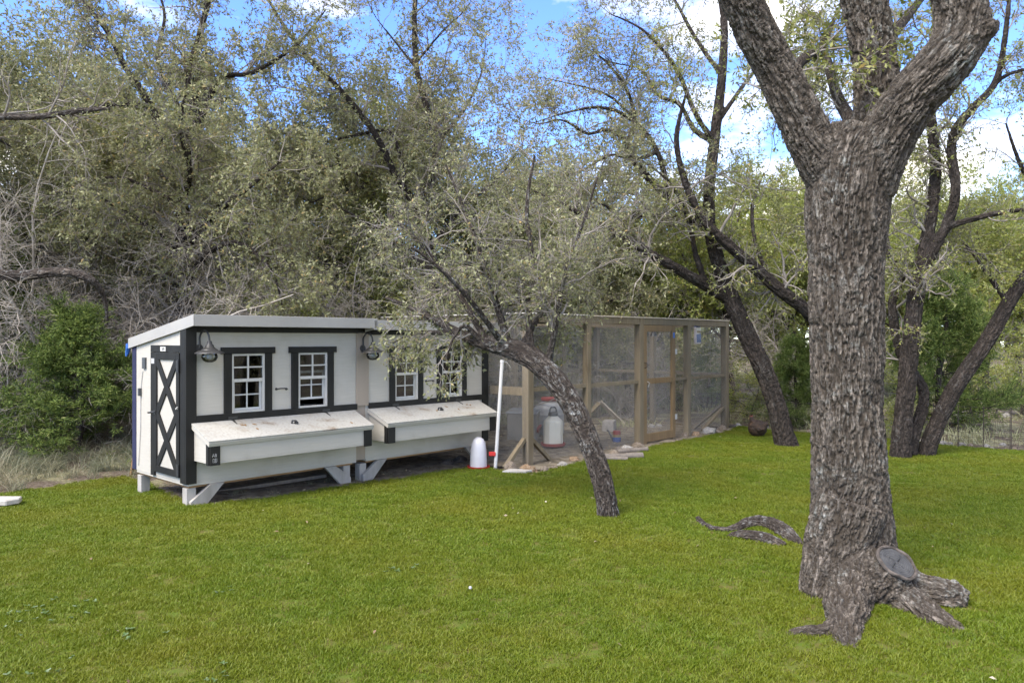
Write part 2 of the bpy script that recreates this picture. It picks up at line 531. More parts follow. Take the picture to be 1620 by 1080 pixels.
# ------------------------------------------------------------------ scatter: one object holds its sample pieces and the places they repeat at
def scatter_group():
    ng = bpy.data.node_groups.new("repeat_pieces", 'GeometryNodeTree')
    ng.interface.new_socket("Geometry", in_out='INPUT', socket_type='NodeSocketGeometry')
    ng.interface.new_socket("Geometry", in_out='OUTPUT', socket_type='NodeSocketGeometry')
    gi = ng.nodes.new("NodeGroupInput"); go = ng.nodes.new("NodeGroupOutput")
    def named(nm, dt):
        n = ng.nodes.new("GeometryNodeInputNamedAttribute"); n.data_type = dt
        n.inputs["Name"].default_value = nm
        return n.outputs["Attribute"]
    tpl = named("tpl", 'INT')
    def sep(k):
        c = ng.nodes.new("FunctionNodeCompare"); c.data_type = 'INT'; c.operation = 'EQUAL'
        ii = [s for s in c.inputs if s.type == 'INT']
        ng.links.new(tpl, ii[0]); ii[1].default_value = k
        s = ng.nodes.new("GeometryNodeSeparateGeometry"); s.domain = 'POINT'
        ng.links.new(gi.outputs[0], s.inputs["Geometry"])
        ng.links.new(c.outputs["Result"], s.inputs["Selection"])
        return s.outputs["Selection"]
    jn = ng.nodes.new("GeometryNodeJoinGeometry")
    for k in (1, 2, 3):
        g = ng.nodes.new("GeometryNodeGeometryToInstance")
        ng.links.new(sep(k), g.inputs[0]); ng.links.new(g.outputs[0], jn.inputs[0])
    iop = ng.nodes.new("GeometryNodeInstanceOnPoints")
    ng.links.new(sep(0), iop.inputs["Points"])
    ng.links.new(jn.outputs[0], iop.inputs["Instance"])
    iop.inputs["Pick Instance"].default_value = True
    ng.links.new(named("idx", 'INT'), iop.inputs["Instance Index"])
    er = ng.nodes.new("FunctionNodeEulerToRotation")
    ng.links.new(named("rot", 'FLOAT_VECTOR'), er.inputs[0])
    ng.links.new(er.outputs[0], iop.inputs["Rotation"])
    ng.links.new(named("scl", 'FLOAT_VECTOR'), iop.inputs["Scale"])
    ng.links.new(iop.outputs[0], go.inputs[0])
    return ng
SCATTER = scatter_group()

def scatter(name, templates, P, rot, scl, mats, rng):
    """templates: three (V, [F...], matidx); P, rot, scl: (n,3)"""
    Vs, Fs, ms, tp = [], {}, [], []
    off = 0
    flist, mlist = [], []
    for k, (V, F, mi) in enumerate(templates):
        Vs.append(V); tp.append(np.full(len(V), k + 1))
        for f, mm in zip(F, mi):
            flist.append(np.asarray(f) + off); mlist.append(np.broadcast_to(mm, (len(f),)))
        off += len(V)
    n = len(P)
    V = np.concatenate(Vs + [P]); tp = np.concatenate(tp + [np.zeros(n, int)])
    me = np_mesh(name, V, flist, False, np.concatenate(mlist))
    z = np.zeros((off, 3))
    fattr(me, "tpl", tp, typ='INT')
    fattr(me, "idx", np.concatenate([np.zeros(off, int), rng.integers(0, 3, n)]), typ='INT')
    fattr(me, "rot", np.concatenate([z, rot]), typ='FLOAT_VECTOR')
    fattr(me, "scl", np.concatenate([z, scl]), typ='FLOAT_VECTOR')
    o = link(name, me, mats)
    md = o.modifiers.new("repeat", 'NODES'); md.node_group = SCATTER
    return o

def blades(rng, n, rad, h, w, lean, segs=2):
    """n grass blades as bent tapering strips; returns V, [quads, tris]"""
    a = rng.uniform(0, 2*np.pi, n); rr = rad * np.sqrt(rng.random(n))
    base = np.stack([rr*np.cos(a), rr*np.sin(a), np.zeros(n)], 1)
    H = h * rng.uniform(.55, 1.15, n)
    la = rng.uniform(0, 2*np.pi, n)
    L = np.stack([np.cos(la), np.sin(la), np.zeros(n)], 1) * (lean * rng.uniform(.2, 1.2, n) * H)[:, None]
    sa = rng.uniform(0, 2*np.pi, n)
    S = np.stack([np.cos(sa), np.sin(sa), np.zeros(n)], 1) * (w * rng.uniform(.7, 1.3, n) / 2)[:, None]
    V = []
    for k in range(segs):
        t = k / segs
        c = base + L * t**1.8 + np.array([0, 0, 1]) * (H * t * (1 - .25*lean*t))[:, None]
        V += [c - S * (1 - .45*t), c + S * (1 - .45*t)]
    V.append(base + L + np.array([0, 0, 1]) * (H * (1 - .25*lean))[:, None])
    K = 2*segs + 1
    V = np.stack(V, 1).reshape(-1, 3)
    o = np.arange(n)[:, None] * K
    quads = np.concatenate([o + np.array([[2*k, 2*k+1, 2*k+3, 2*k+2]]) for k in range(segs-1)]) if segs > 1 else np.zeros((0, 4), int)
    tris = o + np.array([[2*segs-2, 2*segs-1, 2*segs]])
    return V, [quads, tris]

def grass_mat(name, stops, big, big_scale=.8, transl=.35):
    m, t, b = new_mat(name)
    out = [n for n in t.nodes if n.type == 'OUTPUT_MATERIAL'][0]
    b.inputs["Roughness"].default_value = .5
    b.inputs["Specular IOR Level"].default_value = .3
    geo = t.nodes.new("ShaderNodeNewGeometry")
    oi = t.nodes.new("ShaderNodeObjectInfo")
    n1 = t.nodes.new("ShaderNodeTexNoise"); n1.inputs["Scale"].default_value = big_scale; n1.inputs["Detail"].default_value = 5
    n2 = t.nodes.new("ShaderNodeTexNoise"); n2.inputs["Scale"].default_value = 70; n2.inputs["Detail"].default_value = 2
    t.links.new(geo.outputs["Position"], n1.inputs["Vector"]); t.links.new(geo.outputs["Position"], n2.inputs["Vector"])
    ad = t.nodes.new("ShaderNodeMath"); ad.operation = 'MULTIPLY_ADD'; ad.inputs[1].default_value = .30
    sb = t.nodes.new("ShaderNodeMath"); sb.operation = 'SUBTRACT'; sb.inputs[1].default_value = .15
    t.links.new(oi.outputs["Random"], ad.inputs[0]); t.links.new(n2.outputs["Fac"], sb.inputs[0]); t.links.new(sb.outputs[0], ad.inputs[2])
    c = ramp(t, ad.outputs[0], stops)
    mx = t.nodes.new("ShaderNodeMixRGB"); mx.inputs["Color2"].default_value = (*big, 1)
    t.links.new(ramp(t, n1.outputs["Fac"], [(.42, (0, 0, 0)), (.72, (.8, .8, .8))]), mx.inputs["Fac"])
    t.links.new(c, mx.inputs["Color1"])
    t.links.new(mx.outputs["Color"], b.inputs["Base Color"])
    tr = t.nodes.new("ShaderNodeBsdfTranslucent")
    t.links.new(mx.outputs["Color"], tr.inputs["Color"])
    ms = t.nodes.new("ShaderNodeMixShader"); ms.inputs["Fac"].default_value = transl
    t.links.new(b.outputs["BSDF"], ms.inputs[1]); t.links.new(tr.outputs["BSDF"], ms.inputs[2])
    t.links.new(ms.outputs["Shader"], out.inputs["Surface"])
    return m
M["grass"] = grass_mat("lawn_blades", [(.2, (.080, .128, .006)), (.45, (.125, .178, .009)), (.70, (.170, .208, .016)), (.82, (.25, .235, .05)), (.90, (.28, .25, .08))], (.188, .188, .014), 1.0)
M["wild"] = grass_mat("wild_blades", [(.2, (.10, .13, .07)), (.4, (.20, .20, .12)), (.6, (.33, .29, .19)), (.8, (.42, .36, .25))], (.16, .20, .13), .7)
M["field"] = grass_mat("field_blades", [(.2, (.18, .20, .08)), (.45, (.33, .33, .17)), (.7, (.46, .43, .27)), (.85, (.52, .48, .34))], (.27, .32, .15), .35)

rg = np.random.default_rng(3)
def poly_points(poly, n_m2, rng, dens=None):
    lo, hi = poly.min(0), poly.max(0)
    n = int((hi - lo).prod() * n_m2)
    P = rng.uniform(lo, hi, (n, 2))
    P = P[in_poly(P, poly)]
    if dens is not None: P = P[rng.random(len(P)) < dens(P)]
    return P
def in_view(P, pad=1.2):
    return (P[:, 1] > 1.6) & (np.abs(P[:, 0]) < P[:, 1] * .667 + pad)
P = poly_points(LAWN, 420, rg)
P = P[in_view(P, .9)]
keep = np.where(P[:, 1] < 5.5, 1.0, np.where(P[:, 1] < 8, .75, .6))
P = P[rg.random(len(P)) < keep]
tp = [blades(rg, 60, .062, h, .0042, le) for h, le in ((.027, .7), (.030, .9), (.024, 1.0))]
P3 = np.stack([P[:, 0], P[:, 1], gz(P[:, 0], P[:, 1]) + .006], 1)
rot = np.zeros((len(P), 3)); rot[:, 2] = rg.uniform(0, 6.283, len(P))
pn = fbm(np.stack([P[:, 0]*1.3, P[:, 1]*1.3, P[:, 0]*0], 1), 3)
s = (rg.uniform(.8, 1.2, len(P)) * (.86 + .28*pn))[:, None] * np.array([1, 1, 1])
s[:, 0] = s[:, 1] = np.where(P[:, 1] < 5.5, 1.0, 1.25)
lg = scatter("lawn_grass", [(V, F, (0, 0)) for V, F in tp], P3, rot, s, [M["grass"]], rg)
tag(lg, "short bright green mown grass of the yard lawn", "grass", kind="stuff")
n_lawn = len(P)

# rough grass: left bank, field beyond the fence
def wild(name, region, n_m2, h, m, label, rng, lean=1.0, w=.006, nb=26, sc=(.6, 1.3), dens=None, rad=.07):
    P = poly_points(np.array(region), n_m2, rng, dens)
    P = P[~in_poly(P, LAWN)]
    pn = fbm(np.stack([P[:, 0]*1.1, P[:, 1]*1.1, P[:, 0]*0 + 3], 1), 3)
    P = P[rng.random(len(P)) < sm(pn, .38, .6)]
    tp = [blades(rng, nb, rad, h*k, w, lean, 3) for k in (1, .75, 1.2)]
    P3 = np.stack([P[:, 0], P[:, 1], gz(P[:, 0], P[:, 1]) - .01], 1)
    rot = np.zeros((len(P), 3)); rot[:, 2] = rng.uniform(0, 6.283, len(P))
    rot[:, :2] = rng.normal(0, .12, (len(P), 2))
    s = rng.uniform(*sc, len(P))[:, None] * np.ones(3)
    o = scatter(name, [(V, F, (0, 0)) for V, F in tp], P3, rot, s, [m], rng)
    return tag(o, label, "grass", kind="stuff")
wild("wild_grass", [(-9, 4), (-4.9, 7.36), (-4.17, 8.2), (-3.7, 9.2), (-3.6, 10.5), (-6, 13), (-12, 12)], 60, .24, M["wild"],
     "tall dry and grey green bunch grass left of the coop", rg, 1.3, .005, 34, (.5, 1.4))
wild("field_grass", [(-1, 12.2), (3, 13.5), (3.9, 12.6), (12, 8.2), (22, 12), (30, 34), (2, 34)], 9, .22, M["field"],
     "pale straw coloured field grass beyond the wire fence", rg, 1.1, .012, 30, (.6, 1.5), rad=.2)
wild("edge_grass", [(-3.75, 7.6), (-2.9, 6.75), (-2.4, 7.2), (-0.3, 9.5), (-1.2, 10.5), (-4.1, 8.4)], 26, .11, M["wild"],
     "thin grass tufts straggling under the coop floor", rg, 1.2, .004, 16, (.4, 1.0))
# ------------------------------------------------------------------ trees
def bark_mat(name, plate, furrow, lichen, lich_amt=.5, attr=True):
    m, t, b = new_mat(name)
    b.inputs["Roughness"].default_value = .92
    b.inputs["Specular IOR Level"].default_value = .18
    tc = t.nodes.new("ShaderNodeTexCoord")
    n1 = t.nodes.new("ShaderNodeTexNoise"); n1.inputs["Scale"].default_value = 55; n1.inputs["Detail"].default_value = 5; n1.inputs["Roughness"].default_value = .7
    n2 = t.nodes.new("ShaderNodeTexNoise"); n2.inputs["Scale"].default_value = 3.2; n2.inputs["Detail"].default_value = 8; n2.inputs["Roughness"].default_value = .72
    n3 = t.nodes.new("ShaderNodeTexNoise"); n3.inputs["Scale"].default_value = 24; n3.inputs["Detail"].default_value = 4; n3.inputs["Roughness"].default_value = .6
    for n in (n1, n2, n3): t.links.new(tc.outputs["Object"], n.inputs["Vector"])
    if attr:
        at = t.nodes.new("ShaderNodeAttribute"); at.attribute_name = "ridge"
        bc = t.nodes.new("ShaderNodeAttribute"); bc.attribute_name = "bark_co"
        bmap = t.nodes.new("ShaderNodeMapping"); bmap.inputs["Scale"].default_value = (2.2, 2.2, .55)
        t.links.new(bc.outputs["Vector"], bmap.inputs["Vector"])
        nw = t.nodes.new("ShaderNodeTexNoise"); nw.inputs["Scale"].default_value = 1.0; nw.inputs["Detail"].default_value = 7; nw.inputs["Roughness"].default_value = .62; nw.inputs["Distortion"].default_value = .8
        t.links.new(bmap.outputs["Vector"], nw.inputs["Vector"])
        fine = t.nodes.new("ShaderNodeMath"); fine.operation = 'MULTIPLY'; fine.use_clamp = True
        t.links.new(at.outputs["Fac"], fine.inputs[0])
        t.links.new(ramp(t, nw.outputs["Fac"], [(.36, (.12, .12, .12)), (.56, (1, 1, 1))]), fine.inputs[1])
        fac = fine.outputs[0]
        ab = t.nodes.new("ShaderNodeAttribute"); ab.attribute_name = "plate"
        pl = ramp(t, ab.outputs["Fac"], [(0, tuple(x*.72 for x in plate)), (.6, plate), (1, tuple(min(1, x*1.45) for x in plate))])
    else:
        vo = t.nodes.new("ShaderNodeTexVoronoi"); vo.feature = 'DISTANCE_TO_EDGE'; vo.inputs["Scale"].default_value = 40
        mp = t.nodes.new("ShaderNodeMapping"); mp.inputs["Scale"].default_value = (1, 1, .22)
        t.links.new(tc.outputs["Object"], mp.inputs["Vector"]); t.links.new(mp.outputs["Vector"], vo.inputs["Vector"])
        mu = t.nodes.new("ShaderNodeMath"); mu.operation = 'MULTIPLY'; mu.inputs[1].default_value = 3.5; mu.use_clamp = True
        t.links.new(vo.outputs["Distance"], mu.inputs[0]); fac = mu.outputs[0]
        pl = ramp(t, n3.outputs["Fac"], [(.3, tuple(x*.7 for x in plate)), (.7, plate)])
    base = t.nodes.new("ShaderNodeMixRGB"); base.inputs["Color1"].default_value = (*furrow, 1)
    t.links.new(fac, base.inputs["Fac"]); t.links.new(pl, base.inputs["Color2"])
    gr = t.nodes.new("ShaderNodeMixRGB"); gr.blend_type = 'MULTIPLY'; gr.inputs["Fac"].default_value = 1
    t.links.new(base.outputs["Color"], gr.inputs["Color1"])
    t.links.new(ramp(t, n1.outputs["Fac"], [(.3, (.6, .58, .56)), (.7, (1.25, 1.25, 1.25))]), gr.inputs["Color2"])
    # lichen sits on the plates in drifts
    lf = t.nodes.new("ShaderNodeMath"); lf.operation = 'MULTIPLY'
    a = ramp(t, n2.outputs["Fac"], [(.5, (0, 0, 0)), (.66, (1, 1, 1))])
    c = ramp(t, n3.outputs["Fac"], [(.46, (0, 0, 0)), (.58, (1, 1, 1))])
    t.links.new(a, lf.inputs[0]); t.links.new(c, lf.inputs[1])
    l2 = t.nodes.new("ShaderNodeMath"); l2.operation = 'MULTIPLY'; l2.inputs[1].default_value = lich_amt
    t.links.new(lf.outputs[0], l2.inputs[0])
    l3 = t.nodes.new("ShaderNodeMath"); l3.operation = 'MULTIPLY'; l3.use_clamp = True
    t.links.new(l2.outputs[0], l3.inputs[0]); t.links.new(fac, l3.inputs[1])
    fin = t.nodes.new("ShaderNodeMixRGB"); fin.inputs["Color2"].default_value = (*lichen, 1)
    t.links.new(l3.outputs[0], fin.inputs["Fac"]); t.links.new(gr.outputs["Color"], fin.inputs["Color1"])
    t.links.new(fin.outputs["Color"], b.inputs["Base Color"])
    bp = add_bump(t, b, n1.outputs["Fac"], .6, .006)
    if attr:
        b2 = t.nodes.new("ShaderNodeBump"); b2.inputs["Strength"].default_value = .9; b2.inputs["Distance"].default_value = .012
        t.links.new(fac, b2.inputs["Height"]); t.links.new(bp.outputs["Normal"], b2.inputs["Normal"])
        t.links.new(b2.outputs["Normal"], b.inputs["Normal"])
    if not attr:
        b2 = t.nodes.new("ShaderNodeBump"); b2.inputs["Strength"].default_value = .8; b2.inputs["Distance"].default_value = .02
        t.links.new(fac, b2.inputs["Height"]); t.links.new(bp.outputs["Normal"], b2.inputs["Normal"])
        t.links.new(b2.outputs["Normal"], b.inputs["Normal"])
    return m
M["bark_big"] = bark_mat("bark_big", (.155, .132, .108), (.044, .035, .026), (.30, .305, .275), 1.0)
M["bark_lean"] = bark_mat("bark_lean", (.115, .097, .081), (.030, .023, .019), (.36, .36, .34), 1.0)
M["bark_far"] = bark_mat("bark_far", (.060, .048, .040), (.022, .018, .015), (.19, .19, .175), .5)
M["twig"] = mat("twig_bark", (.17, .148, .125), (.28, .25, .22), 9, .9, .15)
M["twig_grey"] = mat("dead_twig_bark", (.40, .36, .31), (.25, .215, .175), 6, .95, .1)
M["branch"] = bark_mat("bark_branch", (.100, .084, .070), (.045, .036, .030), (.24, .24, .215), .6, attr=False)

def leaf_mat(name, stops, transl=.42, rough=.42, spec=.5):
    m, t, b = new_mat(name)
    out = [n for n in t.nodes if n.type == 'OUTPUT_MATERIAL'][0]
    b.inputs["Roughness"].default_value = rough
    b.inputs["Specular IOR Level"].default_value = spec
    at = t.nodes.new("ShaderNodeAttribute"); at.attribute_name = "tone"
    c = ramp(t, at.outputs["Fac"], stops)
    t.links.new(c, b.inputs["Base Color"])
    tr = t.nodes.new("ShaderNodeBsdfTranslucent"); t.links.new(c, tr.inputs["Color"])
    ms = t.nodes.new("ShaderNodeMixShader"); ms.inputs["Fac"].default_value = transl
    t.links.new(b.outputs["BSDF"], ms.inputs[1]); t.links.new(tr.outputs["BSDF"], ms.inputs[2])
    t.links.new(ms.outputs["Shader"], out.inputs["Surface"])
    return m
M["leaf_grey"] = leaf_mat("leaf_grey", [(0, (0.123, 0.137, 0.050)), (.35, (0.230, 0.237, 0.101)), (.7, (0.330, 0.325, 0.157)), (.9, (0.470, 0.442, 0.258)), (1, (0.470, 0.336, 0.134))])
M["leaf_olive"] = leaf_mat("leaf_olive", [(0, (0.112, 0.137, 0.029)), (.35, (0.224, 0.243, 0.062)), (.7, (0.336, 0.342, 0.103)), (.93, (0.448, 0.426, 0.179)), (1, (0.470, 0.325, 0.101))])
M["leaf_yellow"] = leaf_mat("leaf_yellow", [(0, (.13, .17, .028)), (.35, (.255, .295, .058)), (.7, (.36, .38, .095)), (.93, (.46, .44, .16)), (1, (.45, .34, .11))], .5)
M["leaf_cedar"] = leaf_mat("leaf_cedar", [(0, (0.084, 0.133, 0.031)), (.4, (0.168, 0.231, 0.056)), (.8, (0.280, 0.343, 0.091)), (1, (0.420, 0.420, 0.168))], .5, .6, .3)
M["leaf_dark"] = leaf_mat("leaf_dark", [(0, (0.106, 0.125, 0.056)), (.4, (0.206, 0.231, 0.106)), (.8, (0.312, 0.325, 0.175)), (1, (0.400, 0.375, 0.237))])
M["leaf_brown"] = leaf_mat("fallen_leaf", [(0, (.10, .06, .035)), (.4, (.22, .15, .09)), (.8, (.36, .29, .20)), (1, (.48, .42, .33))], .15, .7, .2)

def nrm(v):
    return v / np.maximum(np.linalg.norm(v, axis=-1, keepdims=True), 1e-9)
def perp(T, rng):
    r = nrm(rng.normal(0, 1, T.shape))
    return nrm(r - T * (r * T).sum(-1, keepdims=True))
def walk(start, d, L, S, wob, up, rng, down_end=0.0):
    P = [start]; p = start
    d = nrm(d)
    for k in range(S):
        d = nrm(d + rng.normal(0, wob, d.shape) + np.array([0, 0, up - down_end * k / S]))
        p = p + d * (L / S)[:, None]
        P.append(p)
    return np.stack(P, 1)
def spawn(P, RR, K, rng, t0=.15, t1=1.0, ang=(30, 70), up=.1):
    """K children on every parent: starts, directions, parent radius there, parameter"""
    n, S1, _ = P.shape
    t = rng.uniform(t0, t1, (n, K))
    x = np.clip(t * (S1 - 1), 0, S1 - 1.001); i = x.astype(int); f = (x - i)[..., None]
    a = np.arange(n)[:, None]
    p0, p1 = P[a, i], P[a, i + 1]
    st = p0 * (1 - f) + p1 * f
    T = nrm(p1 - p0)
    r = RR[a, i] * (1 - f[..., 0]) + RR[a, i + 1] * f[..., 0]
    st, T = st.reshape(-1, 3), T.reshape(-1, 3)
    an = np.radians(rng.uniform(*ang, len(st)))[:, None]
    d = nrm(T * np.cos(an) + perp(T, rng) * np.sin(an) + np.array([0, 0, up]))
    return st, d, r.ravel(), t.ravel()
def resample(pts, S):
    pts = np.asarray(pts, float)
    seg = np.linalg.norm(np.diff(pts[:, :3], axis=0), axis=1)
    s = np.concatenate([[0], np.cumsum(seg)])
    # smooth through the points
    out = []
    for x in np.linspace(0, s[-1], S + 1):
        i = min(max(np.searchsorted(s, x) - 1, 0), len(pts) - 2)
        f = (x - s[i]) / max(s[i + 1] - s[i], 1e-9)
        p0 = pts[max(i - 1, 0)]; p1 = pts[i]; p2 = pts[i + 1]; p3 = pts[min(i + 2, len(pts) - 1)]
        out.append(.5 * ((2*p1) + (p2 - p0)*f + (2*p0 - 5*p1 + 4*p2 - p3)*f*f + (3*p1 - p0 - 3*p2 + p3)*f**3))
    return np.array(out), s[-1]
def tubes(P, RR, sides=4):
    """many tubes of equal point count at once -> V, F"""
    n, S1, _ = P.shape
    T = np.empty_like(P)
    T[:, 1:-1] = P[:, 2:] - P[:, :-2]; T[:, 0] = P[:, 1] - P[:, 0]; T[:, -1] = P[:, -1] - P[:, -2]
    T = nrm(T)
    ref = nrm(np.cross(T[:, 0], np.where(np.abs(T[:, :1, 2]) < .9, 1, 0) * np.array([0, 0, 1.]) + np.where(np.abs(T[:, :1, 2]) < .9, 0, 1) * np.array([1., 0, 0])))
    V = np.empty((n, S1, sides, 3))
    for k in range(S1):
        ref = nrm(ref - T[:, k] * (ref * T[:, k]).sum(-1, keepdims=True))
        b = np.cross(T[:, k], ref)
        for q in range(sides):
            a = 2*np.pi*q/sides
            V[:, k, q] = P[:, k] + (ref * math.cos(a) + b * math.sin(a)) * RR[:, k, None]
    base = np.arange(n)[:, None, None] * (S1 * sides)
    k = np.arange(S1 - 1)[None, :, None] * sides
    q = np.arange(sides)[None, None, :]; q2 = (q + 1) % sides
    F = np.stack([base + k + q, base + k + q2, base + k + sides + q2, base + k + sides + q], -1).reshape(-1, 4)
    return V.reshape(-1, 3), F
def leaves(P, K, l, wr, rng, droop=.0, t0=.1, flat=.5):
    """K folded rhombic leaves along every twig -> V, F, tone"""
    st, d, _, _ = spawn(P, np.ones(P.shape[:2]), K, rng, t0, 1.0, (25, 80), -droop)
    n = len(st)
    L = l * rng.uniform(.6, 1.3, n)[:, None]
    up = nrm(rng.normal(0, 1, (n, 3)) * (1 - flat) + np.array([0, 0, 1]) * flat)
    side = nrm(np.cross(d, up)); nn = np.cross(side, d)
    w = L * wr * rng.uniform(.8, 1.2, n)[:, None] * .5
    fold = nn * w * .35
    mid = st + d * L * .5
    V = np.stack([st, mid + side*w + fold, st + d*L - nn*L*.08, mid - side*w + fold], 1).reshape(-1, 3)
    F = np.arange(4*n).reshape(-1, 4)
    # tone drifts from spray to spray as well as from leaf to leaf
    tw = np.repeat(rng.normal(0, .13, len(P)), K)
    tone = np.clip(.45 + tw + rng.normal(0, .17, n) + np.where(rng.random(n) < .04, .4, 0), 0, 1)
    return V, F, tone

def remesh_limbs(limbs, voxel, spacing, amp, lump, seed, name, root, m, smooth_it=5):
    """limbs: list of (points (n,4) with radius). one continuous barked body"""
    bm_ = MB()
    LB = []
    for L in limbs:
        L = np.asarray(L, float)
        length = np.linalg.norm(np.diff(L[:, :3], axis=0), axis=1).sum()
        S = max(6, int(length / .06))
        Q, _ = resample(L, S)
        QQ = Q[::2] if S > 12 else Q
        bm_.tube([tuple(p[:3]) for p in QQ], [float(max(p[3], .012)) for p in QQ], 14)
        T = nrm(np.gradient(Q[:, :3], axis=0))
        ref = np.array([1., .2, .1]); ss = 0; a1, s_ = [], []
        for k in range(len(Q)):
            ref = ref - T[k] * ref.dot(T[k]); ref /= np.linalg.norm(ref)
            a1.append(ref.copy())
            if k: ss += np.linalg.norm(Q[k, :3] - Q[k-1, :3])
            s_.append(ss)
        a1 = np.array(a1)
        kd = kdtree.KDTree(len(Q))
        for i, c in enumerate(Q): kd.insert(c[:3], i)
        kd.balance()
        LB.append((Q[:, :3], Q[:, 3], T, a1, np.cross(T, a1), np.array(s_), kd))
    tmp = bm_.build("tmp", None)
    md = tmp.modifiers.new("r", 'REMESH'); md.mode = 'VOXEL'; md.voxel_size = voxel
    ms = tmp.modifiers.new("s", 'SMOOTH'); ms.factor = .5; ms.iterations = smooth_it
    dg = bpy.context.evaluated_depsgraph_get()
    me = bpy.data.meshes.new_from_object(tmp.evaluated_get(dg))
    tme = tmp.data; bpy.data.objects.remove(tmp); bpy.data.meshes.remove(tme)
    me.name = name
    n = len(me.vertices)
    V = np.empty(n*3, np.float32); me.vertices.foreach_get("co", V); V = V.reshape(-1, 3).astype(float)
    NN = np.empty(n*3, np.float32); me.vertices.foreach_get("normal", NN); NN = NN.reshape(-1, 3)
    # nearest and second nearest limb of every point, measured from the limb's skin
    D1 = np.full(n, 9.); D2 = np.full(n, 9.); I1 = np.zeros((n, 2), int); I2 = np.zeros((n, 2), int)
    for li, (C_c, R_c, T_c, _, _, _, kd) in enumerate(LB):
        pad = R_c.max() + .25
        m_ = np.all((V > C_c.min(0) - pad) & (V < C_c.max(0) + pad), 1)
        w_ = np.nonzero(m_)[0]
        if not len(w_): continue
        f_ = [kd.find(V[i]) for i in w_]
        ii = np.array([x[1] for x in f_]); dd = np.array([x[2] for x in f_]) - R_c[ii]
        b1 = dd < D1[w_]; b2 = ~b1 & (dd < D2[w_])
        w1 = w_[b1]; D2[w1] = D1[w1]; I2[w1] = I1[w1]; D1[w1] = dd[b1]; I1[w1, 0] = li; I1[w1, 1] = ii[b1]
        w2 = w_[b2]; D2[w2] = dd[b2]; I2[w2, 0] = li; I2[w2, 1] = ii[b2]
    def coords(I):
        q = np.zeros((n, 3)); rr_ = np.zeros(n)
        for li, (C_c, R_c, T_c, a1, a2, s_, kd) in enumerate(LB):
            w_ = np.nonzero(I[:, 0] == li)[0]
            if not len(w_): continue
            i = I[w_, 1]; d = V[w_] - C_c[i]
            x, y = (d * a1[i]).sum(1), (d * a2[i]).sum(1)
            r0 = np.maximum(np.hypot(x, y), 1e-5); rad = np.minimum(r0, R_c[i] * 1.3)
            q[w_] = np.stack([x/r0*rad, y/r0*rad, s_[i] + (d * T_c[i]).sum(1)], 1) + li * 7.31
            rr_[w_] = R_c[i]
        return q, rr_
    WJ = np.stack([fbm(V/spacing*.35 + k*31, 3, k) for k in (1, 2, 3)], 1) - .5
    def bark(q):
        """long ridges that split and join, broken by short cross cracks"""
        w = q / np.array([spacing, spacing, spacing*7.0]) + WJ * np.array([.9, .9, .3])
        n1 = np.abs(fbm(w, 2, 40) - .5)
        n2 = np.abs(fbm(w*np.array([1.15, 1.15, 1.3]) + 37, 2, 47) - .5)
        fur = np.minimum(n1, n2*1.3)
        c = np.abs(fbm(q / np.array([spacing*1.1, spacing*1.1, spacing*1.0]) + WJ*.8 + 90, 2, 44) - .5)
        r = sm(fur, .004, .085)
        r = r * (.74 + .26*sm(c, .0, .045))
        return r
    q1, R1_ = coords(I1); q2, R2_ = coords(I2)
    wt = .5 * (1 - sm(D2 - D1, 0, .07))
    ridge = bark(q1); 
    nz = wt > .01
    rb = ridge.copy()
    if nz.any():
        rb2 = bark(q2); rb = ridge*(1-wt) + rb2*wt
    ridge = rb
    cid = sm(fbm(q1 / np.array([spacing*.9, spacing*.9, spacing*3.2]) + 11, 3, 60), .25, .75)
    BQ = q1 / spacing
    big = fbm(V * 3.5, 3, 20) - .5
    fine = fbm(V / spacing * 2.2, 3, 30) - .5
    RR1 = R1_*(1-wt) + R2_*wt
    k = np.clip(RR1 / .07, .25, 1)
    V2 = V + NN * ((amp * (ridge - .6 + .3*(cid-.5)) + amp * .55 * fine) * k + lump * big * np.clip(RR1 / .1, .2, 1.2))[:, None]
    me.vertices.foreach_set("co", V2.astype(np.float32).ravel())
    fattr(me, "ridge", ridge); fattr(me, "plate", cid); fattr(me, "bark_co", BQ, typ="FLOAT_VECTOR")
    me.update()
    me.polygons.foreach_set("use_smooth", np.ones(len(me.polygons), bool))
    o = link(name, me, m, root)
    return o

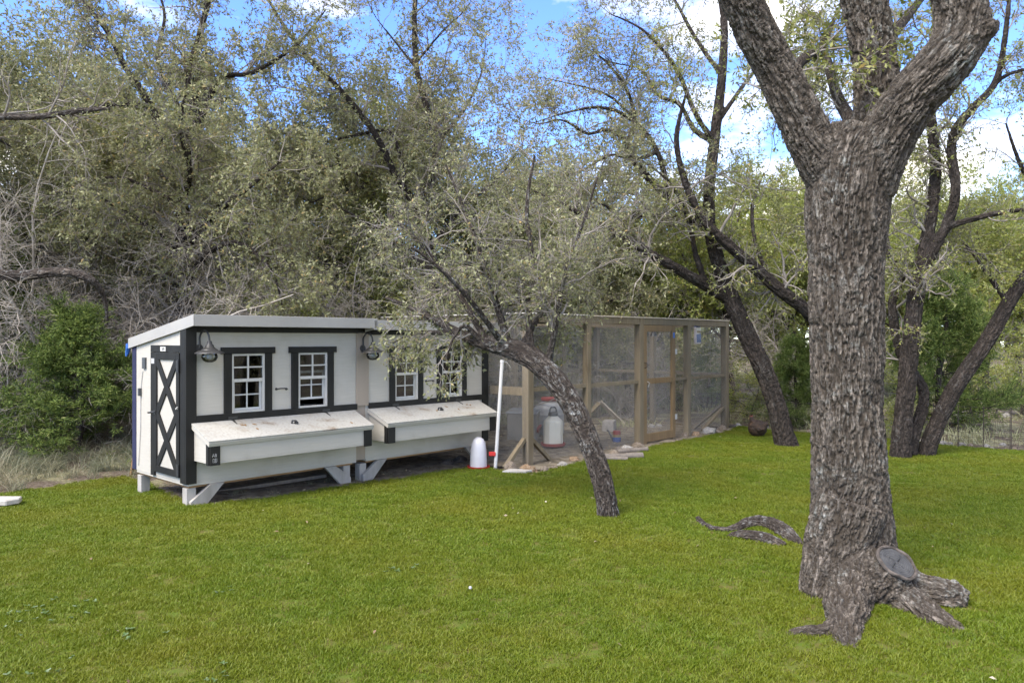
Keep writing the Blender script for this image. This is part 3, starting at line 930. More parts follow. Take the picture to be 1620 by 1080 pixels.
def grow_crown(limbs, rng, k1, k2, k3, L1, L2, L3, leaf, nleaf, t0=.3, up1=.12, up2=.08, droop=.1, wob=.22, r1=.35, cone=(30, 75), extra=None, wr=.42, bare=0.0, flat=.18, tseg=1):
    """branches, branchlets, twigs and leaves on given limbs. k1 per metre of limb; returns dict of arrays"""
    P1s, d1s, rs = [], [], []
    for L in limbs:
        L = np.asarray(L, float)
        Q, length = resample(L, 16)
        K = max(2, int(round(k1 * length)))
        st, d, r, t = spawn(Q[None, :, :3], Q[None, :, 3], K, rng, t0, 1.0, cone, up1)
        P1s.append(st); d1s.append(d); rs.append(r)
    st, d, r = map(np.concatenate, (P1s, d1s, rs))
    n = len(st)
    l = L1 * rng.uniform(.5, 1.25, n)
    B1 = walk(st, d, l, 8, wob, up1*.3, rng)
    r0 = np.clip(r * r1, .006, .05) * rng.uniform(.7, 1.1, n)
    R1 = r0[:, None] * np.linspace(1, .28, 9)[None]
    st, d, r, t = spawn(B1, R1, k2, rng, .12, 1, (28, 70), up2)
    l = L2 * rng.uniform(.5, 1.3, len(st)) * (1.1 - .4*t)
    B2 = walk(st, d, l, 5, wob*1.1, up2*.3, rng, droop)
    R2 = np.clip(r * .6, .003, .02)[:, None] * np.linspace(1, .35, 6)[None]
    st, d, r, t = spawn(B2, R2, k3, rng, .1, 1, (25, 75), 0)
    l = L3 * rng.uniform(.5, 1.4, len(st))
    B3 = walk(st, d, l, tseg, wob*1.1, 0, rng, droop)
    R3 = np.clip(r * .6, .0014, .005)[:, None] * np.linspace(1, .5, tseg + 1)[None]
    Bl = B3
    if bare > 0:
        Bl = B3[rng.random(len(B3)) > bare]
    LV, LF, tone = leaves(Bl, nleaf, leaf, wr, rng, droop, flat=flat)
    return dict(B1=B1, R1=R1, B2=B2, R2=R2, B3=B3, R3=R3, LV=LV, LF=LF, tone=tone)

def crown_mesh(name, g, mats, root, twig_sides=3, with_branches=True):
    V2, F2 = tubes(g["B2"], g["R2"], 4)
    V3, F3 = tubes(g["B3"], g["R3"], twig_sides)
    if with_branches:
        V1, F1 = tubes(g["B1"], g["R1"], 5)
        V2, F2 = np.concatenate([V1, V2]), np.concatenate([F1, F2 + len(V1)])
    nb = len(F2) + len(F3)
    V = np.concatenate([V2, V3, g["LV"]])
    F = np.concatenate([F2, F3 + len(V2), g["LF"] + len(V2) + len(V3)])
    mi = np.concatenate([np.zeros(nb, int), np.ones(len(g["LF"]), int)])
    me = np_mesh(name, V, F, False, mi)
    fattr(me, "tone", np.concatenate([np.zeros(nb), g["tone"]]), 'FACE')
    o = link(name, me, mats, root)
    return o

def rel(L, o):
    L = np.array(L, float); L[:, :3] -= np.array(o); return L
def ppath(pts):
    """(x, y, depth, radius) -> (X, Y, Z, radius)"""
    return [(*pt(x, y, d), r) for x, y, d, r in pts]
def hero_tree(name, label, base, limbs, seed, bark, leafmat, voxel, spacing, amp, lump, crown_limbs, twigm=None, group=None, smooth_it=5, **kw):
    root = empty(name, base, 0, label, "tree", group)
    rng = np.random.default_rng(seed)
    limbs = [rel(L, base) for L in limbs]
    tr = remesh_limbs(limbs, voxel, spacing, amp, lump, seed, "trunk", root, bark, smooth_it)
    if isinstance(crown_limbs[0], int):
        cl = [limbs[i] for i in crown_limbs]
    else:                                   # further limbs, outside the barked body
        cl = [rel(L, base) for L in crown_limbs]
        for q in cl:
            Q, _ = resample(q, 14); V, F = tubes(Q[None, :, :3], Q[None, :, 3], 10)
            link("limb", np_mesh("limb", V, F, True), M["branch"], root)
    g = grow_crown(cl, rng, **kw)
    crown_mesh("crown", g, [twigm or M["twig"], leafmat], root)
    return root

# --- the big oak at the right
D = 4.72
bx, by = gpt(1352, 930)
base = (bx, by, 0.0)
big_limbs = [
    ppath([(1352, 960, D, 0.282), (1352, 915, D, 0.268), (1350, 860, D, 0.249), (1346, 790, D, 0.222), (1342, 700, D, 0.202), (1340, 600, D, 0.205), (1338, 500, D, 0.209), (1338, 400, D, 0.218), (1340, 320, D, 0.240), (1350, 255, D, 0.235), (1366, 215, D, 0.202)]),
    ppath([(1338, 330, D, 0.144), (1312, 275, D, 0.141), (1285, 225, D, 0.131), (1255, 165, D, 0.125), (1225, 105, D, 0.120), (1195, 50, D-.05, 0.114), (1168, -10, D-.1, 0.110), (1140, -70, D-.15, 0.103)]),
    ppath([(1366, 290, D+.1, 0.155), (1385, 215, D+.15, 0.142), (1388, 140, D+.18, 0.133), (1378, 60, D+.2, 0.129), (1362, -10, D+.2, 0.125), (1352, -80, D+.25, 0.112)]),
    ppath([(1370, 300, D-.05, 0.164), (1398, 225, D-.12, 0.164), (1440, 160, D-.2, 0.156), (1488, 105, D-.28, 0.150), (1517, 62, D-.3, 0.149), (1522, 15, D-.3, 0.143), (1508, -40, D-.3, 0.131), (1512, -90, D-.35, 0.119)]),
    ppath([(1512, 70, D-.3, 0.112), (1552, 42, D-.36, 0.088), (1560, 30, D-.38, 0.068)]),
    # roots
    [(bx-.04, by-.05, .16, .20), (bx-.15, by-.27, .03, .135), (bx-.24, by-.44, .01, .115), (bx-.32, by-.60, .0, .095), (bx-.37, by-.72, -.01, .08), (bx-.42, by-.86, -.03, .065), (bx-.44, by-.95, -.05, .05)],
    [(bx-.35, by-.64, .0, .075), (bx-.43, by-.69, .0, .055), (bx-.53, by-.72, -.004, .05), (bx-.62, by-.725, -.01, .042), (bx-.67, by-.72, -.03, .035)],
    [(bx+.05, by-.08, .12, .19), (bx+.14, by-.26, .02, .125), (bx+.18, by-.40, -.005, .105), (bx+.19, by-.52, -.02, .085), (bx+.22, by-.63, -.03, .07), (bx+.24, by-.71, -.05, .05)],
    [(bx+.12, by-.06, .10, .17), (bx+.26, by-.16, .02, .13), (bx+.38, by-.23, .01, .12), (bx+.46, by-.28, .01, .11), (bx+.49, by-.30, .0, .08)],
    [(bx-.02, by, .52, .20), (bx-.09, by-.01, .30, .195), (bx-.20, by-.08, .08, .15), (bx-.25, by-.11, -.02, .125), (bx-.27, by-.12, -.08, .10)],
    [(bx+.1, by+.1, .2, .18), (bx+.3, by+.2, .0, .14), (bx+.5, by+.3, -.08, .1)],
    [(bx+.118-.24*k, by-.262+.56*k, .226-.79*k, r) for k, r in ((.24, .21), (.15, .19), (.08, .165), (.03, .135), (.012, .115))],
]
big_upper = [
    ppath([(1145, -60, D-.15, 0.108), (1120, -110, D-.2, 0.096), (1040, -250, D-.3, 0.072), (960, -420, D-.3, 0.040)]),
    ppath([(1353, -70, D+.25, 0.104), (1345, -120, D+.3, 0.096), (1370, -280, D+.5, 0.072), (1330, -450, D+.6, 0.040)]),
    ppath([(1511, -80, D-.35, 0.116), (1520, -160, D-.4, 0.104), (1600, -330, D-.5, 0.072), (1680, -450, D-.5, 0.040)]),
    ppath([(1240, 130, D+.12, .05), (1270, 95, D+.35, .035), (1300, 75, D+.6, .025), (1320, 30, D+.8, .012)]),
    ppath([(1375, 240, D+.3, .05), (1345, 190, D+.6, .045), (1320, 140, D+.9, .035), (1300, 60, D+1.2, .02)]),
    ppath([(1400, 70, D+.3, .04), (1440, 20, D+.6, .03), (1480, -30, D+.9, .015)]),
]
oak = hero_tree("oak_tree", "large forked oak with ridged grey bark and exposed roots on the lawn", base, big_limbs, 5,
                M["bark_big"], M["leaf_olive"], .0075, .026, .017, .03, big_upper, smooth_it=4,
                k1=4.5, k2=7, k3=8, L1=.85, L2=.42, L3=.17, leaf=.042, nleaf=6, t0=.05, up1=.1, r1=.22)
# sawn face of the cut limb at the foot
M["bark_rim"] = mat("callus", (.12, .10, .085), (.05, .042, .035), 30, .9, .2, bump=.6, bscale=60)
def cut_face():
    m, t, b = new_mat("sawn_wood")
    b.inputs["Roughness"].default_value = .9
    tc = t.nodes.new("ShaderNodeTexCoord")
    w = t.nodes.new("ShaderNodeTexWave"); w.wave_type = 'RINGS'; w.rings_direction = 'Z'; w.inputs["Scale"].default_value = 26; w.inputs["Distortion"].default_value = 2.5; w.inputs["Detail"].default_value = 3
    t.links.new(tc.outputs["Object"], w.inputs["Vector"])
    f = noise_fac(t, 12, 6, .7)
    mx = t.nodes.new("ShaderNodeMixRGB"); mx.inputs["Fac"].default_value = .45
    t.links.new(ramp(t, w.outputs["Color"], [(.2, (.022, .022, .023)), (.8, (.05, .05, .051))]), mx.inputs["Color1"])
    t.links.new(ramp(t, f, [(.32, (.012, .012, .013)), (.42, (.03, .03, .03)), (.7, (.10, .098, .095))]), mx.inputs["Color2"])
    t.links.new(mx.outputs["Color"], b.inputs["Base Color"])
    add_bump(t, b, f, .5, .006)
    a = MB()
    a.lathe([(0, .012)] + [(.006*k, .012 - .0002*k) for k in range(1, 19)] + [(.114, -.02), (.11, -.06)], 64)
    Pv = np.array([v.co for v in a.bm.verts])
    ang = np.arctan2(Pv[:, 1], Pv[:, 0]); rad = np.hypot(Pv[:, 0], Pv[:, 1])
    hh = (fbm(np.stack([Pv[:, 0]*30, Pv[:, 1]*30, rad*90], 1), 3, 4) - .5) * .012
    for ca, wd in ((.4, .05), (2.2, .035), (3.6, .06), (5.1, .03)):
        dd = np.abs((ang - ca - .5*(rad-.05)*6 + np.pi) % (2*np.pi) - np.pi) * rad
        hh -= .010 * np.exp(-(dd/.0028)**2) * (rad > .012)
    for v, h_ in zip(a.bm.verts, hh):
        if v.co.z > 0: v.co.z += h_
    f_ = a.build("cut_face", m, oak, smooth=True)
    b2 = MB()
    n = 60
    prev = None
    pts = []
    for k in range(n + 1):
        an = 2*math.pi*k/n
        wob = 1 + .02*math.sin(3*an) + .012*math.sin(7*an + 1)
        pts.append((.118*wob*math.cos(an), .118*wob*math.sin(an), .008 + .003*math.sin(5*an)))
    b2.tube(pts, .011, 7, cap=False)
    rim = b2.build("callus_rim", M["bark_rim"], f_, smooth=True)
    nv = Vector((.24, -.56, .79)).normalized()
    f_.rotation_euler = nv.to_track_quat('Z', 'Y').to_euler()
    f_.location = (.118, -.262, .226)
    f_.scale = (.92, .92, 1.0)
cut_face()

# --- the leaning oak in the middle
base = (*gpt(962, 812), 0.0)
lean_limbs = [
    ppath([(966, 835, 6.5, 0.1050), (962, 812, 6.5, 0.0941), (957, 778, 6.5, 0.0865), (945, 735, 6.52, 0.0874), (928, 690, 6.55, 0.0899), (905, 640, 6.6, 0.0941), (875, 597, 6.66, 0.0966), (843, 567, 6.75, 0.0991), (805, 550, 6.88, 0.0907), (772, 543, 7.0, 0.0714), (735, 532, 7.15, 0.0487), (700, 512, 7.3, 0.0378), (660, 492, 7.45, 0.0269), (610, 470, 7.6, 0.0168)]),
    ppath([(842, 566, 6.75, .04), (836, 500, 6.8, .030), (842, 420, 6.85, .026), (833, 330, 6.9, .020), (846, 245, 6.95, .012)]),
    ppath([(806, 550, 6.88, .04), (785, 480, 6.85, .028), (760, 400, 6.8, .022), (730, 320, 6.8, .016), (705, 260, 6.8, .01)]),
    ppath([(865, 585, 6.7, .035), (880, 510, 6.6, .024), (895, 430, 6.55, .02), (925, 345, 6.5, .014), (945, 280, 6.5, .009)]),
    ppath([(772, 543, 7.0, .035), (720, 455, 7.1, .025), (665, 385, 7.2, .02), (610, 335, 7.3, .014)]),
    ppath([(735, 532, 7.15, .03), (690, 525, 7.3, .02), (650, 530, 7.5, .014), (615, 545, 7.6, .008)]),
    ppath([(820, 555, 6.82, .03), (870, 470, 7.3, .022), (900, 400, 7.7, .016), (930, 340, 8.0, .01)]),
    ppath([(800, 550, 6.88, .03), (740, 470, 6.5, .022), (690, 420, 6.3, .016), (650, 390, 6.2, .01)]),
    ppath([(760, 540, 7.0, .03), (735, 515, 6.95, .02), (715, 540, 6.9, .012), (705, 570, 6.9, .007)]),
]
lean = hero_tree("oak_tree", "leaning oak with bushy grey green crown bending over the coop roof", base, lean_limbs, 11,
                 M["bark_lean"], M["leaf_grey"], .0085, .024, .010, .014, [1, 2, 3, 4, 6], smooth_it=4,
                 k1=6.0, k2=8, k3=8, L1=.58, L2=.36, L3=.16, leaf=.035, nleaf=4, t0=.12, up1=.05, droop=.15, r1=.5, cone=(35, 85))
rngx = np.random.default_rng(77)
g = grow_crown([rel(lean_limbs[i], base) for i in (5, 8)] + [rel(lean_limbs[0][8:], base)], rngx, k1=5, k2=5, k3=6, L1=.36, L2=.22, L3=.13, leaf=.042, nleaf=5, t0=.1, up1=-.12, up2=-.05, droop=.35, r1=.5)
crown_mesh("crown", g, [M["twig"], M["leaf_grey"]], lean)

# --- the oak that leans left beyond the run
base = (*gpt(1240, 697), -.05)
r1_limbs = [
    ppath([(1246, 712, 11.1, 0.178), (1240, 690, 11.1, 0.148), (1228, 640, 11.1, 0.137), (1208, 585, 11.1, 0.135), (1180, 525, 11.1, 0.130), (1155, 470, 11.1, 0.122), (1138, 420, 11.1, 0.104), (1124, 365, 11.1, 0.089), (1122, 300, 11.15, 0.078), (1130, 225, 11.2, 0.074), (1142, 120, 11.2, 0.063), (1145, 30, 11.3, 0.052), (1130, -80, 11.4, 0.037), (1150, -180, 11.5, 0.022)]),
    ppath([(1150, 470, 11.1, 0.096), (1118, 452, 11.0, 0.081), (1080, 430, 10.8, 0.070), (1030, 402, 10.6, 0.063), (980, 372, 10.5, 0.052), (930, 345, 10.4, 0.041), (885, 320, 10.3, 0.026), (840, 300, 10.2, 0.015)]),
    ppath([(1124, 370, 11.1, 0.063), (1095, 345, 11.3, 0.063), (1060, 315, 11.5, 0.059), (1020, 275, 11.6, 0.053), (992, 235, 11.6, 0.044), (1005, 190, 11.6, 0.037), (985, 130, 11.6, 0.026), (940, 80, 11.6, 0.015)]),
    ppath([(1060, 315, 11.5, 0.044), (1040, 240, 11.3, 0.037), (1000, 190, 11.2, 0.033), (950, 170, 11.1, 0.026), (890, 180, 11.0, 0.018), (830, 200, 10.9, 0.009)]),
    ppath([(1130, 225, 11.2, 0.044), (1100, 180, 11.0, 0.037), (1070, 110, 10.9, 0.030), (1020, 50, 10.8, 0.022), (960, 20, 10.8, 0.013)]),
    ppath([(1142, 120, 11.2, 0.037), (1100, 60, 11.4, 0.030), (1060, -10, 11.5, 0.022), (1000, -80, 11.6, 0.015)]),
    ppath([(1138, 190, 11.2, 0.037), (1180, 130, 11.2, 0.030), (1230, 70, 11.2, 0.022), (1270, 20, 11.2, 0.013)]),
    ppath([(1100, 345, 11.3, 0.037), (1040, 340, 11.2, 0.030), (980, 345, 11.1, 0.022), (920, 320, 11.0, 0.013)]),
    ppath([(1118, 452, 11.0, 0.044), (1100, 400, 10.9, 0.041), (1090, 350, 10.9, 0.033), (1060, 290, 10.8, 0.026), (1010, 250, 10.7, 0.015)]),
    ppath([(1040, 240, 11.3, .035), (1005, 252, 11.2, .03), (965, 245, 11.1, .026), (925, 268, 11.0, .022), (880, 285, 10.9, .016), (835, 312, 10.8, .009)]),
    ppath([(995, 225, 11.6, .034), (960, 205, 11.5, .03), (930, 212, 11.4, .026), (890, 190, 11.3, .021), (850, 196, 11.2, .016), (800, 178, 11.1, .008)]),
    ppath([(1095, 345, 11.3, .045), (1050, 348, 11.2, .038), (1020, 332, 11.1, .033), (985, 345, 11.0, .028), (950, 322, 10.9, .02), (905, 330, 10.8, .01)]),
    ppath([(1130, 225, 11.2, .045), (1098, 205, 11.3, .038), (1075, 165, 11.4, .032), (1040, 150, 11.5, .027), (1015, 110, 11.5, .021), (965, 98, 11.6, .014), (920, 70, 11.6, .007)]),
    ppath([(1005, 190, 11.6, 0.026), (960, 150, 11.7, 0.022), (890, 130, 11.7, 0.015), (840, 120, 11.7, 0.009)]),
]
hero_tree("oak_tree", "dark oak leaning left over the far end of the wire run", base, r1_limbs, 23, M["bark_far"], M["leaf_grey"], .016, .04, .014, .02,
          list(range(1, 14)) , k1=4.0, k2=8, k3=8, L1=1.0, L2=.5, L3=.2, leaf=.042, nleaf=6, t0=.3, up1=.05, r1=.4, bare=.12, twigm=M["twig"])

# --- oak hidden behind the big trunk, its limb reaches up to the left
b_ = gpt(1335, 700)
base = (*b_, -.05)
r2_limbs = [
    ppath([(1336, 712, 10.9, 0.133), (1335, 680, 10.9, 0.117), (1330, 600, 10.9, 0.105), (1315, 540, 10.85, 0.098), (1280, 495, 10.8, 0.094), (1235, 460, 10.75, 0.086), (1190, 420, 10.7, 0.078), (1150, 385, 10.6, 0.070), (1115, 350, 10.5, 0.058), (1085, 290, 10.4, 0.047), (1070, 220, 10.3, 0.035), (1085, 150, 10.3, 0.023)]),
    ppath([(1330, 600, 10.9, 0.078), (1345, 500, 11.1, 0.070), (1335, 400, 11.3, 0.062), (1300, 300, 11.4, 0.051), (1270, 200, 11.5, 0.039), (1280, 100, 11.6, 0.023)]),
    ppath([(1235, 460, 10.75, 0.039), (1200, 400, 11.2, 0.031), (1190, 330, 11.5, 0.027), (1210, 270, 11.8, 0.016)]),
]
hero_tree("oak_tree", "oak standing behind the big forked trunk with one low limb showing", base, r2_limbs, 29, M["bark_far"], M["leaf_olive"], .016, .04, .014, .02,
          [0, 1, 2], k1=3.5, k2=8, k3=8, L1=.9, L2=.45, L3=.18, leaf=.045, nleaf=6, t0=.42, up1=.05, r1=.35)

# --- twin stemmed oak right of the big trunk
base = (*gpt(1430, 716), -.05)
r3_limbs = [
    ppath([(1424, 735, 10.0, 0.148), (1425, 712, 10.0, 0.130), (1430, 650, 10.0, 0.115), (1438, 570, 10.0, 0.111), (1446, 490, 10.0, 0.100), (1458, 420, 10.0, 0.089), (1472, 350, 10.0, 0.074), (1480, 270, 10.0, 0.067), (1474, 200, 10.0, 0.063), (1468, 130, 10.0, 0.052), (1480, 40, 10.1, 0.041), (1465, -60, 10.2, 0.030)]),
    ppath([(1452, 450, 10.0, 0.067), (1475, 400, 9.9, 0.063), (1500, 350, 9.8, 0.061), (1512, 300, 9.7, 0.059), (1505, 235, 9.7, 0.056), (1515, 200, 9.6, 0.052), (1545, 165, 9.5, 0.048), (1575, 130, 9.4, 0.041), (1590, 60, 9.3, 0.033), (1600, -40, 9.2, 0.022)]),
    ppath([(1440, 720, 10.15, 0.089), (1445, 690, 10.2, 0.081), (1462, 620, 10.3, 0.067), (1425, 560, 10.4, 0.059), (1412, 480, 10.4, 0.056), (1425, 440, 10.4, 0.044), (1405, 395, 10.4, 0.041), (1400, 340, 10.5, 0.037), (1420, 250, 10.6, 0.026)]),
    ppath([(1465, 390, 10.0, 0.044), (1500, 360, 9.8, 0.041), (1545, 345, 9.6, 0.037), (1590, 335, 9.4, 0.033), (1640, 330, 9.2, 0.022)]),
    ppath([(1545, 165, 9.5, 0.030), (1590, 120, 9.4, 0.026), (1650, 105, 9.3, 0.015)]),
    ppath([(1420, 452, 10.4, 0.037), (1450, 410, 10.5, 0.037), (1500, 395, 10.6, 0.033), (1545, 400, 10.7, 0.026), (1580, 430, 10.8, 0.015)]),
    ppath([(1470, 200, 10.0, 0.037), (1430, 140, 10.1, 0.030), (1400, 60, 10.2, 0.022), (1410, -20, 10.3, 0.015)]),
]
hero_tree("oak_tree", "twin stemmed dark oak on the lawn edge just right of the big trunk", base, r3_limbs, 31, M["bark_far"], M["leaf_olive"], .014, .036, .013, .02,
          [0, 1, 2, 3, 4, 5, 6], k1=3.2, k2=8, k3=8, L1=.85, L2=.42, L3=.17, leaf=.042, nleaf=5, t0=.3, up1=.04, r1=.35)

# --- single trunk leaning right, at the right edge
base = (*gpt(1468, 714), -.05)
r4_limbs = [
    ppath([(1462, 730, 10.2, 0.126), (1468, 708, 10.2, 0.111), (1485, 665, 10.2, 0.104), (1510, 615, 10.2, 0.102), (1540, 570, 10.2, 0.098), (1570, 525, 10.2, 0.095), (1595, 480, 10.2, 0.089), (1622, 440, 10.2, 0.081), (1670, 380, 10.1, 0.067), (1720, 300, 10.0, 0.052), (1740, 200, 10.0, 0.037), (1700, 100, 9.9, 0.022)]),
    ppath([(1670, 380, 10.1, 0.044), (1640, 310, 10.0, 0.037), (1610, 250, 9.9, 0.026), (1590, 190, 9.9, 0.015)]),
    ppath([(1595, 480, 10.2, 0.037), (1560, 430, 10.4, 0.030), (1530, 390, 10.5, 0.022), (1500, 370, 10.6, 0.011)]),
]
hero_tree("oak_tree", "slim dark trunk slanting up to the right beside the wire fence", base, r4_limbs, 37, M["bark_far"], M["leaf_olive"], .014, .034, .012, .015,
          [0, 1, 2], k1=3.0, k2=6, k3=7, L1=.8, L2=.42, L3=.17, leaf=.042, nleaf=5, t0=.5, up1=.02, r1=.35)

# --- upright oak behind the coop's left half
base = (*gpt(293, 640), .1)
d = 11.8
base = (pt(293, 640, d)[0], d, float(gz(pt(293, 640, d)[0], d)))
o1_limbs = [
    ppath([(294, 700, d, 0.136), (294, 640, d, 0.122), (294, 540, d, 0.109), (292, 450, d, 0.102), (288, 380, d, 0.095), (290, 310, d, 0.088), (300, 240, d, 0.082), (308, 170, d, 0.075), (300, 120, d, 0.061), (320, 40, d, 0.048), (340, -60, d, 0.034), (320, -160, d, 0.020)]),
    ppath([(290, 320, d, 0.061), (262, 240, d-.3, 0.058), (240, 170, d-.5, 0.051), (200, 110, d-.6, 0.044), (170, 50, d-.7, 0.037), (130, 0, d-.8, 0.031), (90, -80, d-.9, 0.020)]),
    ppath([(240, 170, d-.5, 0.041), (180, 165, d-.8, 0.037), (120, 180, d-1, 0.034), (60, 185, d-1.2, 0.031), (0, 190, d-1.4, 0.020), (-50, 200, d-1.5, 0.010)]),
    ppath([(300, 240, d, 0.048), (345, 130, d-.2, 0.041), (400, 115, d-.4, 0.034), (470, 70, d-.6, 0.024), (520, 10, d-.7, 0.014)]),
    ppath([(292, 450, d, 0.054), (330, 400, d-.6, 0.044), (380, 385, d-1, 0.034), (430, 430, d-1.3, 0.024), (450, 500, d-1.4, 0.014)]),
    ppath([(300, 200, d, 0.041), (250, 100, d+.5, 0.034), (260, 20, d+.8, 0.027), (230, -60, d+1, 0.014)]),
    ppath([(290, 330, d, 0.041), (240, 300, d+.3, 0.034), (180, 280, d+.2, 0.027), (110, 300, d, 0.020), (50, 330, d-.2, 0.010)]),
    ppath([(290, 330, d, .045), (300, 270, d-.7, .04), (285, 200, d-1.3, .03), (300, 120, d-1.7, .02)]),
    ppath([(292, 400, d, .045), (330, 350, d-.7, .04), (390, 300, d-1.3, .03), (450, 250, d-1.7, .02)]),
    ppath([(292, 420, d, .045), (250, 370, d-.6, .04), (190, 330, d-1.2, .03), (130, 300, d-1.6, .02)]),
    ppath([(288, 380, d, 0.048), (350, 320, d+.2, 0.037), (420, 280, d+.3, 0.031), (500, 270, d+.3, 0.020), (560, 250, d+.3, 0.010)]),
]
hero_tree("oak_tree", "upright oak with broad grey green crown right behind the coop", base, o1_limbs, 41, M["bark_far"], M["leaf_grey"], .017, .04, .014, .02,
          list(range(0, 11)), k1=4.2, k2=10, k3=8, L1=1.1, L2=.55, L3=.2, leaf=.052, nleaf=7, t0=.15, up1=.04, r1=.4)

# --- tall pale stemmed oak behind the coop's right half
d = 12.6
base = (pt(690, 640, d)[0], d, float(gz(pt(690, 640, d)[0], d)))
o2_limbs = [
    ppath([(700, 700, d, 0.116), (698, 620, d, 0.102), (690, 500, d, 0.092), (672, 400, d, 0.085), (665, 330, d, 0.082), (685, 270, d, 0.068), (690, 225, d, 0.058), (672, 160, d, 0.051), (658, 100, d, 0.048), (656, 20, d, 0.041), (660, -60, d, 0.034), (640, -160, d, 0.020)]),
    ppath([(670, 340, d, 0.068), (630, 285, d-.2, 0.058), (595, 215, d-.5, 0.051), (545, 150, d-.8, 0.044), (490, 95, d-1, 0.037), (455, 50, d-1.2, 0.031), (425, 0, d-1.3, 0.024), (400, -60, d-1.4, 0.014)]),
    ppath([(640, 280, d-.2, 0.034), (618, 210, d-.3, 0.031), (560, 215, d-.5, 0.027), (500, 230, d-.7, 0.017), (440, 260, d-.8, 0.008)]),
    ppath([(660, 110, d, 0.024), (620, 60, d, 0.020), (590, 20, d, 0.014), (570, -30, d, 0.008)]),
    ppath([(658, 100, d, 0.024), (700, 50, d, 0.020), (740, 10, d, 0.014), (760, -40, d, 0.008)]),
    ppath([(690, 225, d, 0.031), (730, 180, d+.2, 0.027), (760, 120, d+.4, 0.020), (770, 50, d+.5, 0.010)]),
    ppath([(675, 400, d, 0.041), (730, 330, d+.3, 0.034), (790, 280, d+.5, 0.024), (830, 220, d+.6, 0.010)]),
    ppath([(680, 430, d, 0.041), (620, 380, d-.3, 0.034), (560, 340, d-.5, 0.024), (510, 320, d-.6, 0.014)]),
]
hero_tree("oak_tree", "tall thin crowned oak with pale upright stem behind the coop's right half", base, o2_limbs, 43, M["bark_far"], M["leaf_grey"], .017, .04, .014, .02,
          list(range(0, 8)), k1=4.0, k2=9, k3=8, L1=1.1, L2=.55, L3=.2, leaf=.050, nleaf=6, t0=.15, up1=.05, r1=.4)
# ------------------------------------------------------------------ trees of a kind: built once, copied
def copy_tree(o):
    c = o.copy(); COL.objects.link(c)
    for ch in [x for x in bpy.data.objects if x.parent == o]:
        k = ch.copy(); COL.objects.link(k); k.parent = c
    return c

def generic_limbs(rng, h, spread, r, nl, lean=0.1, fork=.35):
    top = np.array([rng.normal(0, lean*h), rng.normal(0, lean*h), h])
    main = []
    wob = rng.normal(0, .06*h, (7, 2)); wob[0] = 0
    for k in range(7):
        t = k / 6
        main.append((top[0]*t + wob[k, 0]*t, top[1]*t + wob[k, 1]*t, h*t*.92 - .1*(k == 0), r*(1 - .82*t)))
    L = [main]
    for i in range(nl):
        t = rng.uniform(fork, .85); a = rng.uniform(0, 6.283) if i > 2 else i*2.1 + rng.uniform(-.3, .3)
        k = t*6; j = int(k); f = k - j
        p = np.array(main[j])*(1-f) + np.array(main[j+1])*f
        ln = spread * rng.uniform(.7, 1.1) * (1.15 - .5*t)
        dirx = np.array([math.cos(a), math.sin(a), rng.uniform(.1, .75)]); dirx /= np.linalg.norm(dirx)
        pts = [tuple(p[:3]) + (p[3]*.62,)]
        q = p[:3].copy()
        for s_ in range(5):
            dirx = nrm(dirx + rng.normal(0, .22, 3) + np.array([0, 0, .04]))
            q = q + dirx*ln/5
            pts.append((*q, p[3]*.62*(1 - .17*(s_+1))))
        L.append(pts)
    return L
def kind_tree(name, label, seed, h, spread, r, nl, leafm, k1, k2, k3, L1, L2, L3, leaf, nleaf, cat="tree", twigm=None, group=None, fork=.35, bare=0., **kw):
    rng = np.random.default_rng(seed)
    root = empty(name, (0, 0, 0), 0, label, cat, group)
    L = generic_limbs(rng, h, spread, r, nl, fork=fork)
    Vs, Fs, off = [], [], 0
    for q in L:
        Q, _ = resample(np.array(q), 14)
        V, F = tubes(Q[None, :, :3], np.maximum(Q[None, :, 3], .008), 8)
        Vs.append(V); Fs.append(F + off); off += len(V)
    g = grow_crown(L, rng, k1, k2, k3, L1, L2, L3, leaf, nleaf, bare=bare, **kw)
    link("trunk", np_mesh("trunk", np.concatenate(Vs), np.concatenate(Fs), True), M["branch"], root)
    crown_mesh("crown", g, [twigm or M["twig"], leafm], root)
    return root
def put(o, x, y, d, sc=1.0, rz=0.0, label=None, group=None, lean=0.0, dz=0.0, flat=1.0):
    X = (x - 810) / 1215 * d
    o.location = (X, d, float(gz(X, d)) - .03 + dz)
    o.rotation_euler = (lean, 0, rz)
    o.scale = (sc, sc, sc*flat)
    if label: o["label"] = label
    if group: o["group"] = group
    return o

def place_kind(proto, spots, group=None):
    first = True
    for s in spots:
        o = proto if first else copy_tree(proto)
        first = False
        put(o, *s[:3], sc=s[3], rz=s[4], label=s[5], group=group, flat=(s[6] if len(s) > 6 else 1.0))

